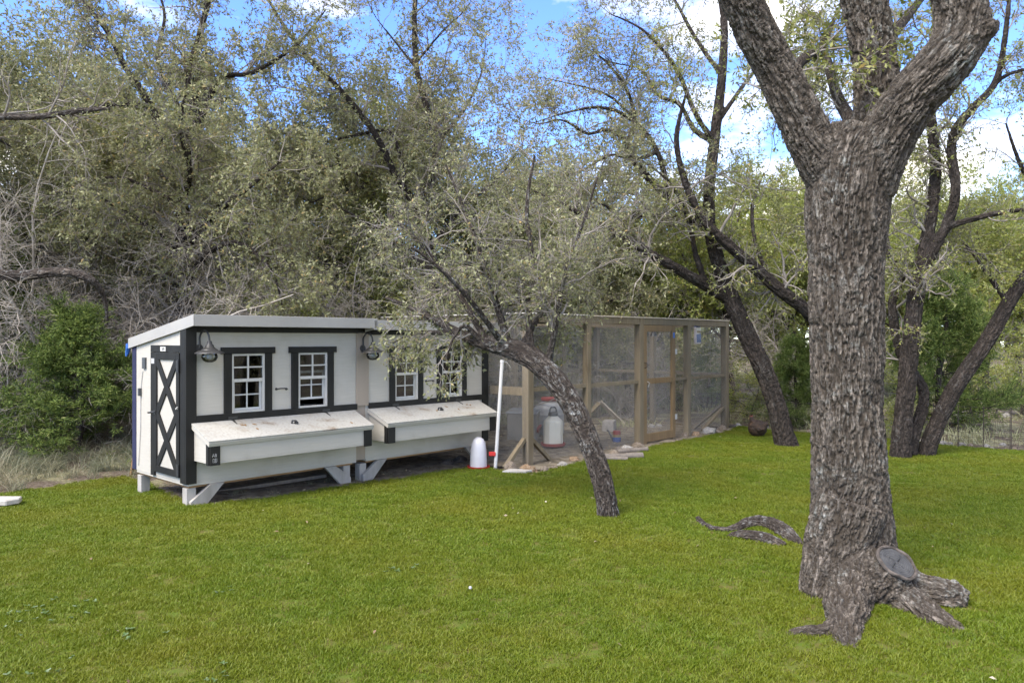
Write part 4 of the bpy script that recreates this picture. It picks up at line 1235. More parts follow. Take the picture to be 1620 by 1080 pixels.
A = kind_tree("oak_tree", "", 101, 6.0, 2.4, .10, 11, M["leaf_grey"], 3.2, 10, 8, 1.15, .6, .22, .062, 7, t0=.2, fork=.16)
place_kind(A, [
    (60, 640, 13.0, 1.0, .4, "grey green oak behind the cedar near the left edge"),
    (470, 640, 14.2, 1.0, 2.2, "bushy grey oak rising over the middle of the left coop roof"),
    (-170, 640, 11.0, 1.1, 4.0, "oak whose grey crown enters the picture at the far left"),
    (300, 640, 15.2, 1.15, 5.5, "grey oak filling the sky gap right behind the upright oak"),
    (405, 640, 17.2, 1.05, 1.9, "tall grey oak two rows back over the left coop roof"),
    (700, 640, 16.2, 1.1, 0.2, "grey oak behind the pale upright stem"),
    (140, 640, 17.0, 1.25, 2.9, "tall grey oak far back above the cedar"),
    (830, 640, 19.5, 1.15, 4.6, "grey oak far back above the leaning oak's crown"),
    (10, 640, 15.5, 1.2, 3.4, "tall grey oak in the upper left corner of the thicket"),
    (880, 640, 17.0, 1.0, 1.1, "grey oak standing behind the middle of the wire run"),
], "oaks behind the coop")
B = kind_tree("oak_tree", "", 102, 5.4, 2.5, .10, 11, M["leaf_olive"], 3.2, 10, 8, 1.15, .6, .22, .066, 7, t0=.2, fork=.12)
place_kind(B, [
    (190, 640, 14.5, 1.0, .9, "dark oak deep in the thicket left of the coop"),
    (590, 640, 15.0, 1.0, 3.0, "dark oak showing above the seam of the two coop roofs"),
    (780, 640, 15.6, .85, 5.0, "dark low oak behind the near end of the wire run"),
    (520, 640, 18.5, 1.05, 0.1, "olive oak far back behind the roof seam"),
    (240, 640, 19.0, 1.15, 1.2, "olive oak farthest back behind the upright oak"),
    (1000, 640, 19.0, .85, 2.0, "dark oak between the run's roof and the leaning limb"),
], "oaks behind the coop")
C_ = kind_tree("oak_tree", "", 103, 5.2, 2.4, .10, 11, M["leaf_yellow"], 3.2, 9, 8, 1.15, .6, .22, .070, 7, t0=.2, fork=.26)
place_kind(C_, [
    (1215, 640, 18.5, .95, .3, "yellow green oak lit up left of the big trunk"),
    (1640, 640, 19.0, .95, 2.6, "yellow green oak filling the right edge behind the fence"),
    (1480, 640, 23.0, 1.0, 4.4, "yellow green oak seen between the dark trunks at the right"),
    (1090, 640, 21.5, .85, 1.6, "pale yellow oak far behind the end of the run"),
    (1160, 640, 16.6, .9, 5.1, "yellow green oak behind the leaning oak's trunk"),
    (1290, 640, 17.6, .95, 4.0, "yellow green oak half hidden by the big forked trunk"),
    (1425, 640, 19.0, .9, 0.9, "yellow green oak between the big trunk and the twin stemmed oak"),
    (1560, 640, 18.0, .9, 2.0, "yellow green oak rising above the slanting slim trunk"),
    (1610, 640, 22.0, 1.15, 5.0, "yellow green oak at the right edge far across the field"),
    (1355, 640, 21.0, 1.2, 2.9, "yellow green oak straight behind the big forked trunk"),
    (1040, 640, 18.5, 1.0, 0.7, "yellow green oak over the run's door"),
    (930, 640, 20.5, .95, 3.6, "olive yellow oak topping the run's left half"),
], "yellowish oaks beyond the field")

# junipers: many short thin sprays
def cedar(seed, h, label):
    rng = np.random.default_rng(seed)
    root = empty("cedar_bush", (0, 0, 0), 0, label, "cedar")
    main = [(0, 0, -.1, .05), (.03*h, .02*h, h*.35, .04), (-.02*h, .03*h, h*.7, .025), (0, 0, h, .008)]
    Q, _ = resample(np.array(main), 12)
    n = 70
    t = rng.uniform(.06, .97, n)
    a = rng.uniform(0, 6.283, n)
    st = np.stack([np.interp(t, np.linspace(0, 1, 13), Q[:, k]) for k in range(3)], 1)
    d_ = nrm(np.stack([np.cos(a), np.sin(a), rng.uniform(-.05, .55, n)], 1))
    ln = h * .52 * (1.08 - t**1.3) * rng.uniform(.6, 1.1, n)
    B1 = walk(st, d_, ln, 6, .12, .05, rng)
    R1 = (.012 * (1.1 - t))[:, None] * np.linspace(1, .3, 7)
    st, d_, r, tt = spawn(B1, R1, 13, rng, .15, 1, (30, 60), .12)
    B2 = walk(st, d_, .3 * rng.uniform(.4, 1.2, len(st)), 4, .12, .05, rng, .1)
    R2 = np.full((len(st), 5), .0025)
    st, d_, r, tt = spawn(B2, R2, 9, rng, .1, 1, (20, 50), .05)
    B3 = walk(st, d_, .10 * rng.uniform(.5, 1.3, len(st)), 2, .1, 0, rng, .1)
    LV, LF, tone = leaves(B3, 4, .055, .17, rng, .0, 0, .2)
    g = dict(B2=B2, R2=R2, B3=B3, R3=np.full((len(B3), 3), .0022), LV=LV, LF=LF, tone=tone)
    V0, F0 = tubes(Q[None, :, :3], Q[None, :, 3], 7)
    V1, F1 = tubes(B1, R1, 4)
    link("trunk", np_mesh("trunk", np.concatenate([V0, V1]), np.concatenate([F0, F1 + len(V0)]), True), M["branch"], root)
    crown_mesh("crown", g, [M["leaf_cedar"], M["leaf_cedar"]], root, with_branches=False)
    return root
CE = cedar(7, 2.0, "")
place_kind(CE, [
    (118, 640, 9.7, 1.1, 0.0, "bright green cedar bush in the gap left of the coop", .80),
    (-5, 620, 10.6, 1.25, 2.0, "dark green cedar at the left edge behind dry grass"),
    (1262, 660, 13.6, .75, 1.0, "small cedar bush between the leaning oak and the big trunk"),
    (1490, 640, 13.2, 1.25, 3.0, "green cedar spreading behind the slanting slim trunk"),
    (1120, 640, 16.4, .7, 4.0, "little cedar seen through the end of the wire run"),
    (410, 600, 13.0, .9, 5.0, "cedar sprig just above the left coop roof"),
    (1060, 640, 18.0, 1.6, 2.4, "dark cedar standing behind the run door"),
], "cedars around the yard")

# bare grey brush
def brush(seed, h, spread, label, nl=9):
    rng = np.random.default_rng(seed)
    root = empty("dead_brush", (0, 0, 0), 0, label, "dead tree")
    n = nl
    a = rng.uniform(0, 6.283, n)
    d_ = nrm(np.stack([np.cos(a)*.8, np.sin(a)*.8, rng.uniform(.5, 1.6, n)], 1))
    B0 = walk(np.zeros((n, 3)) + rng.normal(0, .06, (n, 3)) * np.array([1, 1, 0]), d_, h * rng.uniform(.7, 1.15, n), 10, .17, .0, rng, .12)
    R0 = .02 * rng.uniform(.6, 1.2, n)[:, None] * np.linspace(1, .3, 11)
    st, d_, r, t = spawn(B0, R0, 16, rng, .2, 1, (30, 80), .0)
    B1 = walk(st, d_, spread * rng.uniform(.3, 1.1, len(st)), 7, .2, 0, rng, .22)
    R1 = np.clip(r*.5, .003, .012)[:, None] * np.linspace(1, .3, 8)
    st, d_, r, t = spawn(B1, R1, 11, rng, .1, 1, (30, 75), -.05)
    B2 = walk(st, d_, .42 * rng.uniform(.3, 1.2, len(st)), 4, .25, 0, rng, .2)
    R2 = np.clip(r*.6, .0022, .006)[:, None] * np.linspace(1, .4, 5)
    st, d_, r, t = spawn(B2, R2, 3, rng, .2, 1, (30, 70), 0)
    B3 = walk(st, d_, .16 * rng.uniform(.4, 1.2, len(st)), 2, .25, 0, rng, .1)
    R3 = np.full((len(st), 3), .0019)
    Vs, Fs, off = [], [], 0
    for P_, R_, s_ in ((B0, R0, 6), (B1, R1, 4)):
        V, F = tubes(P_, R_, s_); Vs.append(V); Fs.append(F + off); off += len(V)
    link("trunk", np_mesh("trunk", np.concatenate(Vs), np.concatenate(Fs), True), M["twig_grey"], root)
    Vs, Fs, off = [], [], 0
    for P_, R_, s_ in ((B2, R2, 3), (B3, R3, 3)):
        V, F = tubes(P_, R_, s_); Vs.append(V); Fs.append(F + off); off += len(V)
    link("crown", np_mesh("crown", np.concatenate(Vs), np.concatenate(Fs), True), M["twig_grey"], root)
    return root
DB = brush(9, 3.4, 1.1, "")
place_kind(DB, [
    (70, 640, 10.9, 1.25, 0.0, "tangle of bare grey branches hanging at the left edge"),
    (215, 640, 11.2, .95, 1.5, "bare grey brush between the cedar and the upright oak"),
    (400, 640, 12.2, 1.0, 3.0, "bare brown twigs behind the middle of the left coop roof"),
    (520, 640, 12.8, .8, 4.0, "leafless brush above the right end of the left coop roof"),
    (905, 640, 16.6, .8, 2.0, "whitish bare branches seen through the back of the run"),
    (1240, 640, 15.2, .75, 5.2, "pale dead branches right of the run behind the leaning oak"),
    (130, 640, 12.4, 1.3, 4.4, "tall grey dead branches behind the bright cedar"),
    (320, 640, 11.0, .8, 2.2, "pale bare twigs close beside the upright oak's trunk"),
    (460, 640, 12.4, .8, .7, "drooping brown grey twigs just over the left coop roof"),
    (590, 640, 12.0, .85, 5.6, "bare twigs crossing the gap above the roof seam"),
    (760, 640, 13.0, .95, 3.9, "grey twigs mixed into the leaning oak's crown"),
    (1010, 640, 15.8, .7, .2, "grey bare brush behind the run door"),
    (10, 640, 9.9, .7, 2.6, "low grey deadwood on the bank at the left edge"),
    (660, 640, 13.6, .85, 1.0, "bare twigs behind the second coop's roof"),
], "bare brush in the thicket")

# the long level limb coming in from the left edge belongs to an oak just out of the picture
d = 9.4
base = (pt(-260, 640, d)[0], d, float(gz(pt(-260, 640, d)[0], d)))
o3 = [
    ppath([(-262, 720, d, .17), (-258, 600, d, .15), (-240, 480, d, .14), (-215, 380, d, .12), (-200, 250, d, .10), (-220, 100, d, .07), (-200, -50, d, .04)]),
    ppath([(-235, 470, d, .085), (-150, 440, d, .08), (-60, 432, d, .075), (30, 436, d, .068), (95, 430, d, .06), (140, 440, d, .05), (165, 470, d+.2, .03), (170, 520, d+.3, .015)]),
    ppath([(-210, 330, d, .07), (-120, 240, d, .06), (-30, 190, d, .045), (60, 185, d+.1, .04), (130, 175, d+.2, .035), (175, 172, d+.2, .02)]),
]
hero_tree("oak_tree", "oak off the left edge whose level pale limb reaches in", base, o3, 47, M["bark_lean"], M["leaf_grey"], .014, .03, .010, .012,
          [0, 2], k1=2.6, k2=6, k3=7, L1=.9, L2=.5, L3=.2, leaf=.042, nleaf=4, t0=.3, up1=.0, r1=.4)

# leafy bush spilling light green leaves above the coop roof, young shrubs by the run
S_ = kind_tree("leafy_shrub", "", 108, 1.7, .9, .035, 8, M["leaf_yellow"], 5, 6, 6, .5, .3, .13, .045, 5, cat="shrub", t0=.15, fork=.08)
place_kind(S_, [
    (1185, 640, 14.2, .62, 0.0, "light green shrub between the run and the leaning oak"),
    (520, 640, 11.6, 1.25, 2.0, "light green leafy shrub peeking over the left coop roof"),
    (1545, 640, 16.5, 1.1, 3.0, "round light green shrub beyond the fence right of the slanting trunk"),
    (1615, 640, 15.0, 1.0, 4.2, "light green shrub cut by the right edge beyond the fence"),
    (1440, 640, 12.2, .6, 1.0, "small green shrub behind the twin stemmed oak"),
], "light green shrubs")

# the far wood that closes the view
def far_wood():
    rng = np.random.default_rng(55)
    tps = []
    for sd, lf in ((1, .11), (2, .12), (3, .10)):
        r_ = np.random.default_rng(sd)
        L = generic_limbs(r_, 6.0, 2.6, .14, 9, fork=.12)
        g = grow_crown(L, r_, 1.8, 6, 5, 1.2, .7, .3, lf, 5, t0=.15)
        Vs, Fs, off = [], [], 0
        for q in L:
            Q, _ = resample(np.array(q), 8)
            V, F = tubes(Q[None, :, :3], np.maximum(Q[None, :, 3], .01), 6); Vs.append(V); Fs.append(F + off); off += len(V)
        for P_, R_ in ((g["B1"], g["R1"]), (g["B2"], g["R2"])):
            V, F = tubes(P_, R_, 3); Vs.append(V); Fs.append(F + off); off += len(V)
        nb = sum(len(f) for f in Fs)
        Vs.append(g["LV"]); Fs.append(g["LF"] + off)
        F = np.concatenate(Fs)
        mi = np.concatenate([np.zeros(nb, int), np.where(np.repeat(r_.random(len(g["LF"]) // 5 + 1), 5)[:len(g["LF"])] < .6, 1, 2)])
        tps.append((np.concatenate(Vs), [F], (mi,)))
    n = 190
    d_ = rng.uniform(25, 56, n); x = rng.uniform(-1.0, 1.0, n) * (d_ * .78 + 3)
    k_ = (x < .2*d_) | (d_ > 38); d_, x = d_[k_], x[k_]; n = len(x)
    P = np.stack([x, d_, gz(x, d_) - .05], 1)
    rot = np.zeros((n, 3)); rot[:, 2] = rng.uniform(0, 6.283, n)
    s_ = rng.uniform(.75, 1.1, n)[:, None] * np.ones(3) * (1 + (d_ - 25)[:, None] / 70)
    o = scatter("woods", tps, P, rot, s_, [M["branch"], M["leaf_olive"], M["leaf_grey"]], rng)
    # tones for the repeated leaves
    me = o.data
    fattr(me, "tone", np.clip(rng.normal(.45, .2, len(me.polygons)), 0, 1), 'FACE')
    tag(o, "far mass of oak wood closing the view behind the field", "woods", kind="stuff")
    # low undergrowth filling the foot of the near thicket
    tps = []
    for sd in (1, 2, 3):
        r_ = np.random.default_rng(sd + 20)
        nn = 7
        a = r_.uniform(0, 6.283, nn)
        dd = nrm(np.stack([np.cos(a), np.sin(a), r_.uniform(.5, 2, nn)], 1))
        B0 = walk(np.zeros((nn, 3)), dd, r_.uniform(.5, 1.2, nn), 5, .2, .05, r_)
        R0 = .008 * np.ones((nn, 1)) * np.linspace(1, .4, 6)
        st, dd, r, t = spawn(B0, R0, 9, r_, .15, 1)
        B1 = walk(st, dd, .4 * r_.uniform(.4, 1.1, len(st)), 4, .22, 0, r_)
        R1 = .003 * np.ones((len(st), 1)) * np.linspace(1, .5, 5)
        LV, LF, tone = leaves(B1, 6, .05, .45, r_, .1)
        V0, F0 = tubes(B0, R0, 4); V1, F1 = tubes(B1, R1, 3)
        F = np.concatenate([F0, F1 + len(V0), LF + len(V0) + len(V1)])
        mi = np.concatenate([np.zeros(len(F0) + len(F1), int), np.ones(len(LF), int)])
        tps.append((np.concatenate([V0, V1, LV]), [F], (mi,)))
    def fill(nm, reg, n_, sc, label, lm, seed):
        rng = np.random.default_rng(seed)
        P = poly_points(np.array(reg), n_, rng)
        P3 = np.stack([P[:, 0], P[:, 1], gz(P[:, 0], P[:, 1]) - .02], 1)
        rot = np.zeros((len(P), 3)); rot[:, 2] = rng.uniform(0, 6.283, len(P))
        s_ = rng.uniform(*sc, len(P))[:, None] * np.ones(3)
        o = scatter(nm, tps, P3, rot, s_, [M["twig_grey"], lm], rng)
        fattr(o.data, "tone", np.clip(rng.normal(.4, .2, len(o.data.polygons)), 0, 1), 'FACE')
        tag(o, label, "undergrowth", kind="stuff")
    fill("undergrowth", [(-13, 12.2), (-6, 12.6), (-4, 12.2), (-1.4, 12.6), (-.6, 17), (-1, 21), (-18, 21)], 1.5, (.8, 2.0),
         "twiggy grey green undergrowth at the foot of the thicket", M["leaf_dark"], 8)
    fill("undergrowth", [(-1, 17.5), (2.5, 18.5), (5, 19), (5, 22), (-2, 22)], .9, (.9, 2.2),
         "low scrub along the far side of the field", M["leaf_olive"], 9)
far_wood()

# fallen leaves over the bare ground
def litter():
    rng = np.random.default_rng(66)
    reg = np.array([(-9, 8.4), (-4.3, 8.3), (-2.9, 7.0), (-.4, 9.0), (1.6, 10.2), (4, 12.0), (9, 9.4), (14, 12), (10, 17), (-10, 16)])
    P = poly_points(reg, 45, rng)
    P = P[~in_poly(P, LAWN)]
    extra = poly_points(LAWN, 1.1, rng); extra = extra[in_view(extra, .2)]
    z0 = gz(P[:, 0], P[:, 1]) + .02
    P = np.concatenate([P, extra]); z = np.concatenate([z0, gz(extra[:, 0], extra[:, 1]) + .032])
    n = len(P)
    a = rng.uniform(0, 6.283, n); L = rng.uniform(.018, .042, n)
    d_ = nrm(np.stack([np.cos(a), np.sin(a), rng.normal(0, .3, n)], 1))
    up = nrm(rng.normal(0, .35, (n, 3)) + np.array([0, 0, 1]))
    s_ = nrm(np.cross(d_, up)); st = np.stack([P[:, 0], P[:, 1], z], 1)
    w = (L * .25)[:, None]; mid = st + d_ * L[:, None] * .5
    V = np.stack([st, mid + s_*w + up*.004, st + d_*L[:, None], mid - s_*w + up*.004], 1).reshape(-1, 3)
    me = np_mesh("fallen_leaves", V, np.arange(4*n).reshape(-1, 4))
    fattr(me, "tone", rng.random(n), 'FACE')
    o = link("fallen_leaves", me, M["leaf_brown"])
    tag(o, "brown and tan oak leaves fallen on the bare ground", "leaf litter", kind="stuff")
litter()
# ------------------------------------------------------------------ the two coops
AZ = math.atan2(.735, .678)
C0 = Vector((-2.927, 6.92, 0))
U = Vector((math.cos(AZ), math.sin(AZ), 0)); W_ = Vector((-math.sin(AZ), math.cos(AZ), 0))
def lw(s, t, z=0.0):
    return C0 + U*s + W_*t + Vector((0, 0, z))

def dup(o, parent, loc=None, rot=None):
    c = o.copy(); COL.objects.link(c); c.parent = parent
    if loc is not None: c.location = loc
    if rot is not None: c.rotation_euler = rot
    return c

def window(root, x0, x1, z0, z1, open_by=0.0):
    """a small double hung window in the front wall (wall face at y = 0)"""
    cas = empty("window"); cas.parent = root
    MB().box(x0-.075, x0, -.022, 0, z0-.02, z1+.0).build("casing", M["black"], cas, .002)
    MB().box(x1, x1+.075, -.022, 0, z0-.02, z1+.0).build("casing", M["black"], cas, .002)
    MB().box(x0-.105, x1+.105, -.03, 0, z1+.0005, z1+.062).build("head_casing", M["black"], cas, .002)
    fr = MB()
    fr.box(x0, x0+.022, -.012, .03, z0, z1); fr.box(x1-.022, x1, -.012, .03, z0, z1)
    fr.box(x0+.022, x1-.022, -.014, .03, z0, z0+.022); fr.box(x0+.022, x1-.022, -.014, .03, z1-.02, z1)
    fr.build("frame", M["white_trim"], cas, .0015)
    zm = z0 + (z1-z0)*.53
    a0, a1 = x0+.022, x1-.022
    MB().box(a0, a1, -.010, .012, zm-.004, zm+.026).build("meeting_rail", M["white_trim"], cas, .0015)
    xc = (a0+a1)/2
    zu0, zu1 = zm+.026, z1-.02
    zc = (zu0+zu1)/2
    mu = MB(); mu.box(xc-.008, xc+.008, -.006, .008, zu0, zu1)
    mu.box(a0, xc-.008, -.0055, .008, zc-.007, zc+.007); mu.box(xc+.008, a1, -.0055, .008, zc-.007, zc+.007)
    mu.build("muntin", M["white_trim"], cas)
    for p0, p1 in ((a0, xc-.008), (xc+.008, a1)):
        for q0, q1 in ((zu0, zc-.007), (zc+.007, zu1)):
            MB().box(p0, p1, .001, .004, q0, q1).build("pane", M["glass"], cas)
    # lower sash slides behind, an insect screen closes the lower half outside of it
    b0 = z0+.024+open_by; b1 = zm+.02+open_by
    ls = MB()
    ls.box(a0+.002, a0+.022, .016, .030, b0, b1); ls.box(a1-.022, a1-.002, .016, .030, b0, b1)
    ls.box(a0+.022, a1-.022, .015, .030, b0, b0+.022); ls.box(a0+.022, a1-.022, .015, .030, b1-.024, b1)
    bc = (b0+b1)/2
    ls.box(xc-.007, xc+.007, .018, .028, b0+.022, b1-.024)
    ls.box(a0+.022, xc-.007, .0185, .028, bc-.006, bc+.006); ls.box(xc+.007, a1-.022, .0185, .028, bc-.006, bc+.006)
    ls.build("lower_sash", M["sash2"], cas, .001)
    for p0, p1 in ((a0+.022, xc-.007), (xc+.007, a1-.022)):
        for q0, q1 in ((b0+.022, bc-.006), (bc+.006, b1-.024)):
            MB().box(p0, p1, .021, .024, q0, q1).build("pane", M["glass"], cas)
    return cas

def wall_lamp(root, s, z):
    pl = MB()
    pl.tube([(s, -.022, z), (s, 0, z)], .036, 18)
    lamp = pl.build("wall_lamp", M["lamp"], root, .003, True)
    arm = []
    for k in range(15):
        a = math.pi * k / 14
        arm.append((s + .028*k/14, -.022 - .065*(1-math.cos(a)), z + .09 + .072*math.sin(a) if k else z + .09))
    arm = [(s, -.02, z), (s, -.026, z+.04)] + arm + [(s+.03, -.153, z+.06)]
    MB().tube(arm, .0085, 10).build("arm", M["lamp"], lamp, smooth=True)
    c = (s+.03, -.153)
    MB().lathe([(0, z+.068), (.017, z+.068), (.022, z+.055), (.024, z+.040), (.034, z+.030), (.040, z+.012), (.062, z-.006), (.070, z-.008), (.074, z-.016), (.092, z-.020), (.126, z-.040), (.128, z-.046), (.122, z-.046), (.088, z-.028), (.05, z-.014), (0, z-.010)], 28, c).build("shade", M["lamp"], lamp, smooth=True)
    MB().lathe([(.048, z-.03), (.066, z-.055), (.070, z-.080), (.058, z-.108), (.032, z-.124), (0, z-.128)], 24, c).build("globe", M["glass"], lamp, smooth=True)
    MB().lathe([(0, z-.028), (.016, z-.028), (.016, z-.05), (.026, z-.07), (.024, z-.09), (0, z-.102)], 16, c).build("bulb", M["milk"], lamp, smooth=True)
    return lamp

def rooftop(t, drop=0.0):
    return 1.713 - .149*(t + .18) - drop

def coop(label, s0, L, drop, win, nest, lamp_s, leg_at, door, seed):
    root = empty("chicken_coop", lw(s0, 0), AZ, label, "chicken coop", "pair of joined coops")
    zb, zt = .190, 1.64 - drop
    z0, z1 = .795, 1.357 - drop*.5
    Wd = 1.13
    fw = MB()
    xs_ = [0] + [v for w in win for v in w] + [L]
    fw.box(0, L, 0, .022, zb, z0); fw.box(0, L, 0, .022, z1, zt)
    for i in range(0, len(xs_), 2):
        fw.box(xs_[i], xs_[i+1], 0, .022, z0, z1)
    bmesh.ops.remove_doubles(fw.bm, verts=fw.bm.verts, dist=.0001)
    fw.build("front_wall", M["white"], root)
    ew = MB()
    ew.prism([(.0225, zb), (Wd, zb), (Wd, rooftop(Wd, drop)-.03), (.0225, rooftop(.0225, drop)-.03)], 'x', 0, .02)
    ew.build("end_wall", M["white"], root)
    ew = MB()
    ew.prism([(.0225, zb), (Wd, zb), (Wd, rooftop(Wd, drop)-.03), (.0225, rooftop(.0225, drop)-.03)], 'x', L-.02, L)
    ew.build("end_wall", M["white"], root)
    MB().box(.0205, L-.0205, Wd-.02, Wd, zb, rooftop(Wd, drop)-.03).build("back_wall", M["white"], root)
    li = MB()  # added slabs inside the white walls, coloured near-black to give the room its shade
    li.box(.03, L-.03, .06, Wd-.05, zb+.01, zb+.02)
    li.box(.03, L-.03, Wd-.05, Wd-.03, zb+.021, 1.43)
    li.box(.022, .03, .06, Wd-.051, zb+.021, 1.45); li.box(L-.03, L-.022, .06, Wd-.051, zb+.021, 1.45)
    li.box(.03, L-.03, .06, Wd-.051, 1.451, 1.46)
    li.build("shade_lining", M["dark_in"], root)
    MB().bar((.05, .7, .75), (L-.05, .7, .75), .04, .04).build("roost", M["plank"], root)
    MB().box(.03, L-.03, .03, Wd-.03, zb-.045, zb-.002).build("floor", M["dirtwood"], root)
    sk = MB()
    sk.box(0.004, L-.004, -.004, .03, zb-.022, zb-.001); sk.box(.004, .03, .031, Wd, zb-.022, zb-.001)
    sk.build("sill_board", M["white"], root)
    # black trim
    if door:
        MB().box(-.022, .078, -.022, -.0005, zb-.002, zt-.03).build("corner_board", M["black"], root, .002)
        MB().box(-.022, -.0005, .0005, .098, zb-.002, rooftop(.1, drop)-.06).build("corner_board", M["black"], root, .002)
    else:
        MB().box(L-.078, L+.022, -.022, -.0005, zb+.02, zt-.03).build("corner_board", M["black"], root, .002)
        MB().box(L+.0005, L+.022, 0, .09, zb+.02, rooftop(.1, drop)-.06).build("corner_board", M["black"], root, .002)
    bx0, bx1 = (.0785, L) if door else (.035, L-.0785)
    MB().box(bx0, bx1, -.0245, -.0005, .738, .800).build("belly_band", M["black"], root, .002)
    MB().box(bx0, bx1, -.0215, -.0005, zt-.082, zt-.03).build("top_band", M["black"], root, .002)
    for i, w in enumerate(win):
        window(root, w[0], w[1], z0, z1, .062 if (door and i == 1) else 0.0)
    # pull handle between the windows
    hs = (win[0][1] + win[1][0]) / 2
    hd = MB()
    hd.tube([(hs-.055, 0, 1.004), (hs-.055, -.022, 1.004), (hs-.03, -.028, 1.009), (hs+.03, -.028, 1.009), (hs+.055, -.022, 1.0), (hs+.055, 0, 1.0)], .006, 8)
    hd.tube([(hs-.055, 0, 1.004), (hs-.055, -.006, 1.004)], .013, 10); hd.tube([(hs+.055, 0, 1.0), (hs+.055, -.006, 1.0)], .013, 10)
    hd.build("pull_handle", M["iron"], root, smooth=True)
    # nest box
    n0, n1 = nest
    body = MB()
    body.prism([(-.001, .395), (-.001, .70), (-.33, .568), (-.33, .395)], 'x', n0+.02, n0+.038)
    body.prism([(-.001, .395), (-.001, .70), (-.33, .568), (-.33, .395)], 'x', n1-.038, n1-.02)
    body.box(n0+.039, n1-.039, -.33, -.002, .396, .412)
    nb = body.build("nest_box", M["white"], root, .0015)
    MB().box(n0+.0385, n1-.0385, -.3305, -.312, .4125, .575).build("front_board", M["white"], nb, .0015)
    for c0, c1 in ((n0+.012, n0+.104), (n1-.104, n1-.012)):
        MB().box(c0, c1, -.349, -.3312, .385, .565).build("corner_trim", M["black"], nb, .0015)
    for c0 in (n0+.0015, n1-.0195):
        MB().box(c0, c0+.018, -.331, -.285, .385, .572).build("corner_trim", M["black"], nb, .0015)
    ld = MB()
    sl_ = math.atan2(.137, .355)
    mt = Matrix.Translation((0, -.004, .738)) @ Matrix.Rotation(sl_, 4, 'X')
    ld.box(n0-.006, n1+.006, -.385, -.0, -.012, .004, mt)
    lid = ld.build("lid", M["lid"], nb, .0015)
    ap = MB()
    ap.box(n0-.004, n1+.004, -.389, -.373, -.048, -.0125, mt)
    ap.box(n0-.004, n0+.012, -.3725, -.005, -.046, -.0125, mt); ap.box(n1-.012, n1+.004, -.3725, -.005, -.046, -.0125, mt)
    ap.build("lid_skirt", M["white"], nb, .0015)
    if True:
        for hx in (n0 + (n1-n0)*.22, n0 + (n1-n0)*.80):
            h_ = MB()
            h_.prism([(hx-.034, 0), (hx+.034, 0), (hx+.012, -.02), (hx+.003, -.105), (hx-.003, -.105), (hx-.012, -.02)], 'z', .0045, .008)
            for v in h_.bm.verts: v.co = mt @ v.co
            h_.box(hx-.045, hx+.045, -.0285, -.0236, .742, .770)
            h_.build("hinge", M["iron"], nb)
        k_ = n0 + (n1-n0)*.53
        kb = MB()
        kb.tube([mt @ Vector((k_-.02, -.19, .004)), mt @ Vector((k_-.018, -.185, .03)), mt @ Vector((k_+.008, -.20, .036)), mt @ Vector((k_+.03, -.215, .012))], [.010, .009, .010, .013], 8)
        kb.tube([mt @ Vector((k_+.012, -.2, .004)), mt @ Vector((k_+.012, -.2, .03))], .012, 8)
        kb.build("latch_knob", M["iron"], nb, smooth=True)
        rk = random.Random(seed)
        for _ in range(5):
            px_, py_ = rk.uniform(n0+.2, n1-.1), -rk.uniform(.12, .34)
            lf = MB()
            a_ = rk.uniform(0, 6.28)
            pts_ = [(px_ + .022*math.cos(a_+q)*e, py_ + .022*math.sin(a_+q)*e) for q, e in ((0, 1), (1.2, .45), (3.14, 1), (4.6, .45))]
            lf.prism(pts_, 'z', .005, .009)
            for v in lf.bm.verts: v.co = mt @ v.co
            lf.build("fallen_leaf", M["dirtwood"], nb)
    # legs and their braces
    for lx, sgn in leg_at:
        MB().box(lx, lx+.088, .02, .108, -.09, zb-.046).build("leg", M["legwood"], root, .003)
        MB().box(lx, lx+.088, Wd-.1, Wd-.012, -.12, zb-.046).build("leg", M["legwood"], root, .003)
        bxx = lx + (.02 if sgn > 0 else .068)
        b_ = MB()
        g0, g1 = -.075, zb-.024
        xa = bxx; xb = bxx + sgn*.30
        w_ = .105*sgn
        b_.prism([(xa, g0), (xa+w_*.9, g0), (xb+w_*.2, g1), (xb-w_*1.05, g1), (xa, g0+.10)], 'y', -.022, .018)
        b_.build("brace", M["legwood"], root, .002)
    # roof
    r0, r1 = (-.025, L + .145) if door else (-.02, L+.05)
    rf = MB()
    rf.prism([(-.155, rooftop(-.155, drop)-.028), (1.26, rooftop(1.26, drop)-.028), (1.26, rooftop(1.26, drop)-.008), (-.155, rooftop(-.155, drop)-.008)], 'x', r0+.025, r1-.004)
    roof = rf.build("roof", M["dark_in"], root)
    nx = int((r1-r0)/.0125)
    X = np.linspace(r0+.004, r1-.004, nx); T = np.array([-.172, 1.262])
    ph = (X - r0) / .076 % 1
    hgt = .013 * np.clip(1 - np.abs(ph - .5) * 3.2, 0, 1)
    V = np.array([(x, t, rooftop(t, drop) - .004 + h + dz) for dz in (0, -.0025) for t in T for x, h in zip(X, hgt)])
    i = np.arange(nx-1)
    F = np.concatenate([np.stack([i, i+1, i+1+nx, i+nx], 1), np.stack([i+2*nx, i+3*nx, i+1+3*nx, i+1+2*nx], 1)])
    link("roof_sheet", np_mesh("roof_sheet", V, F), M["roof_white"], roof)
    zf = rooftop(-.18, drop)
    f_ = MB(); f_.box(r0, r1, -.182, -.172, zf-.102, zf+.002); f_.box(r0, r1, -.171, -.14, zf-.101, zf-.094)
    f_.build("fascia", M["roof_white"], roof, .002)
    ends = [(r0-.002, r0+.008)] + ([(r1-.008, r1+.002)] if not door else [])
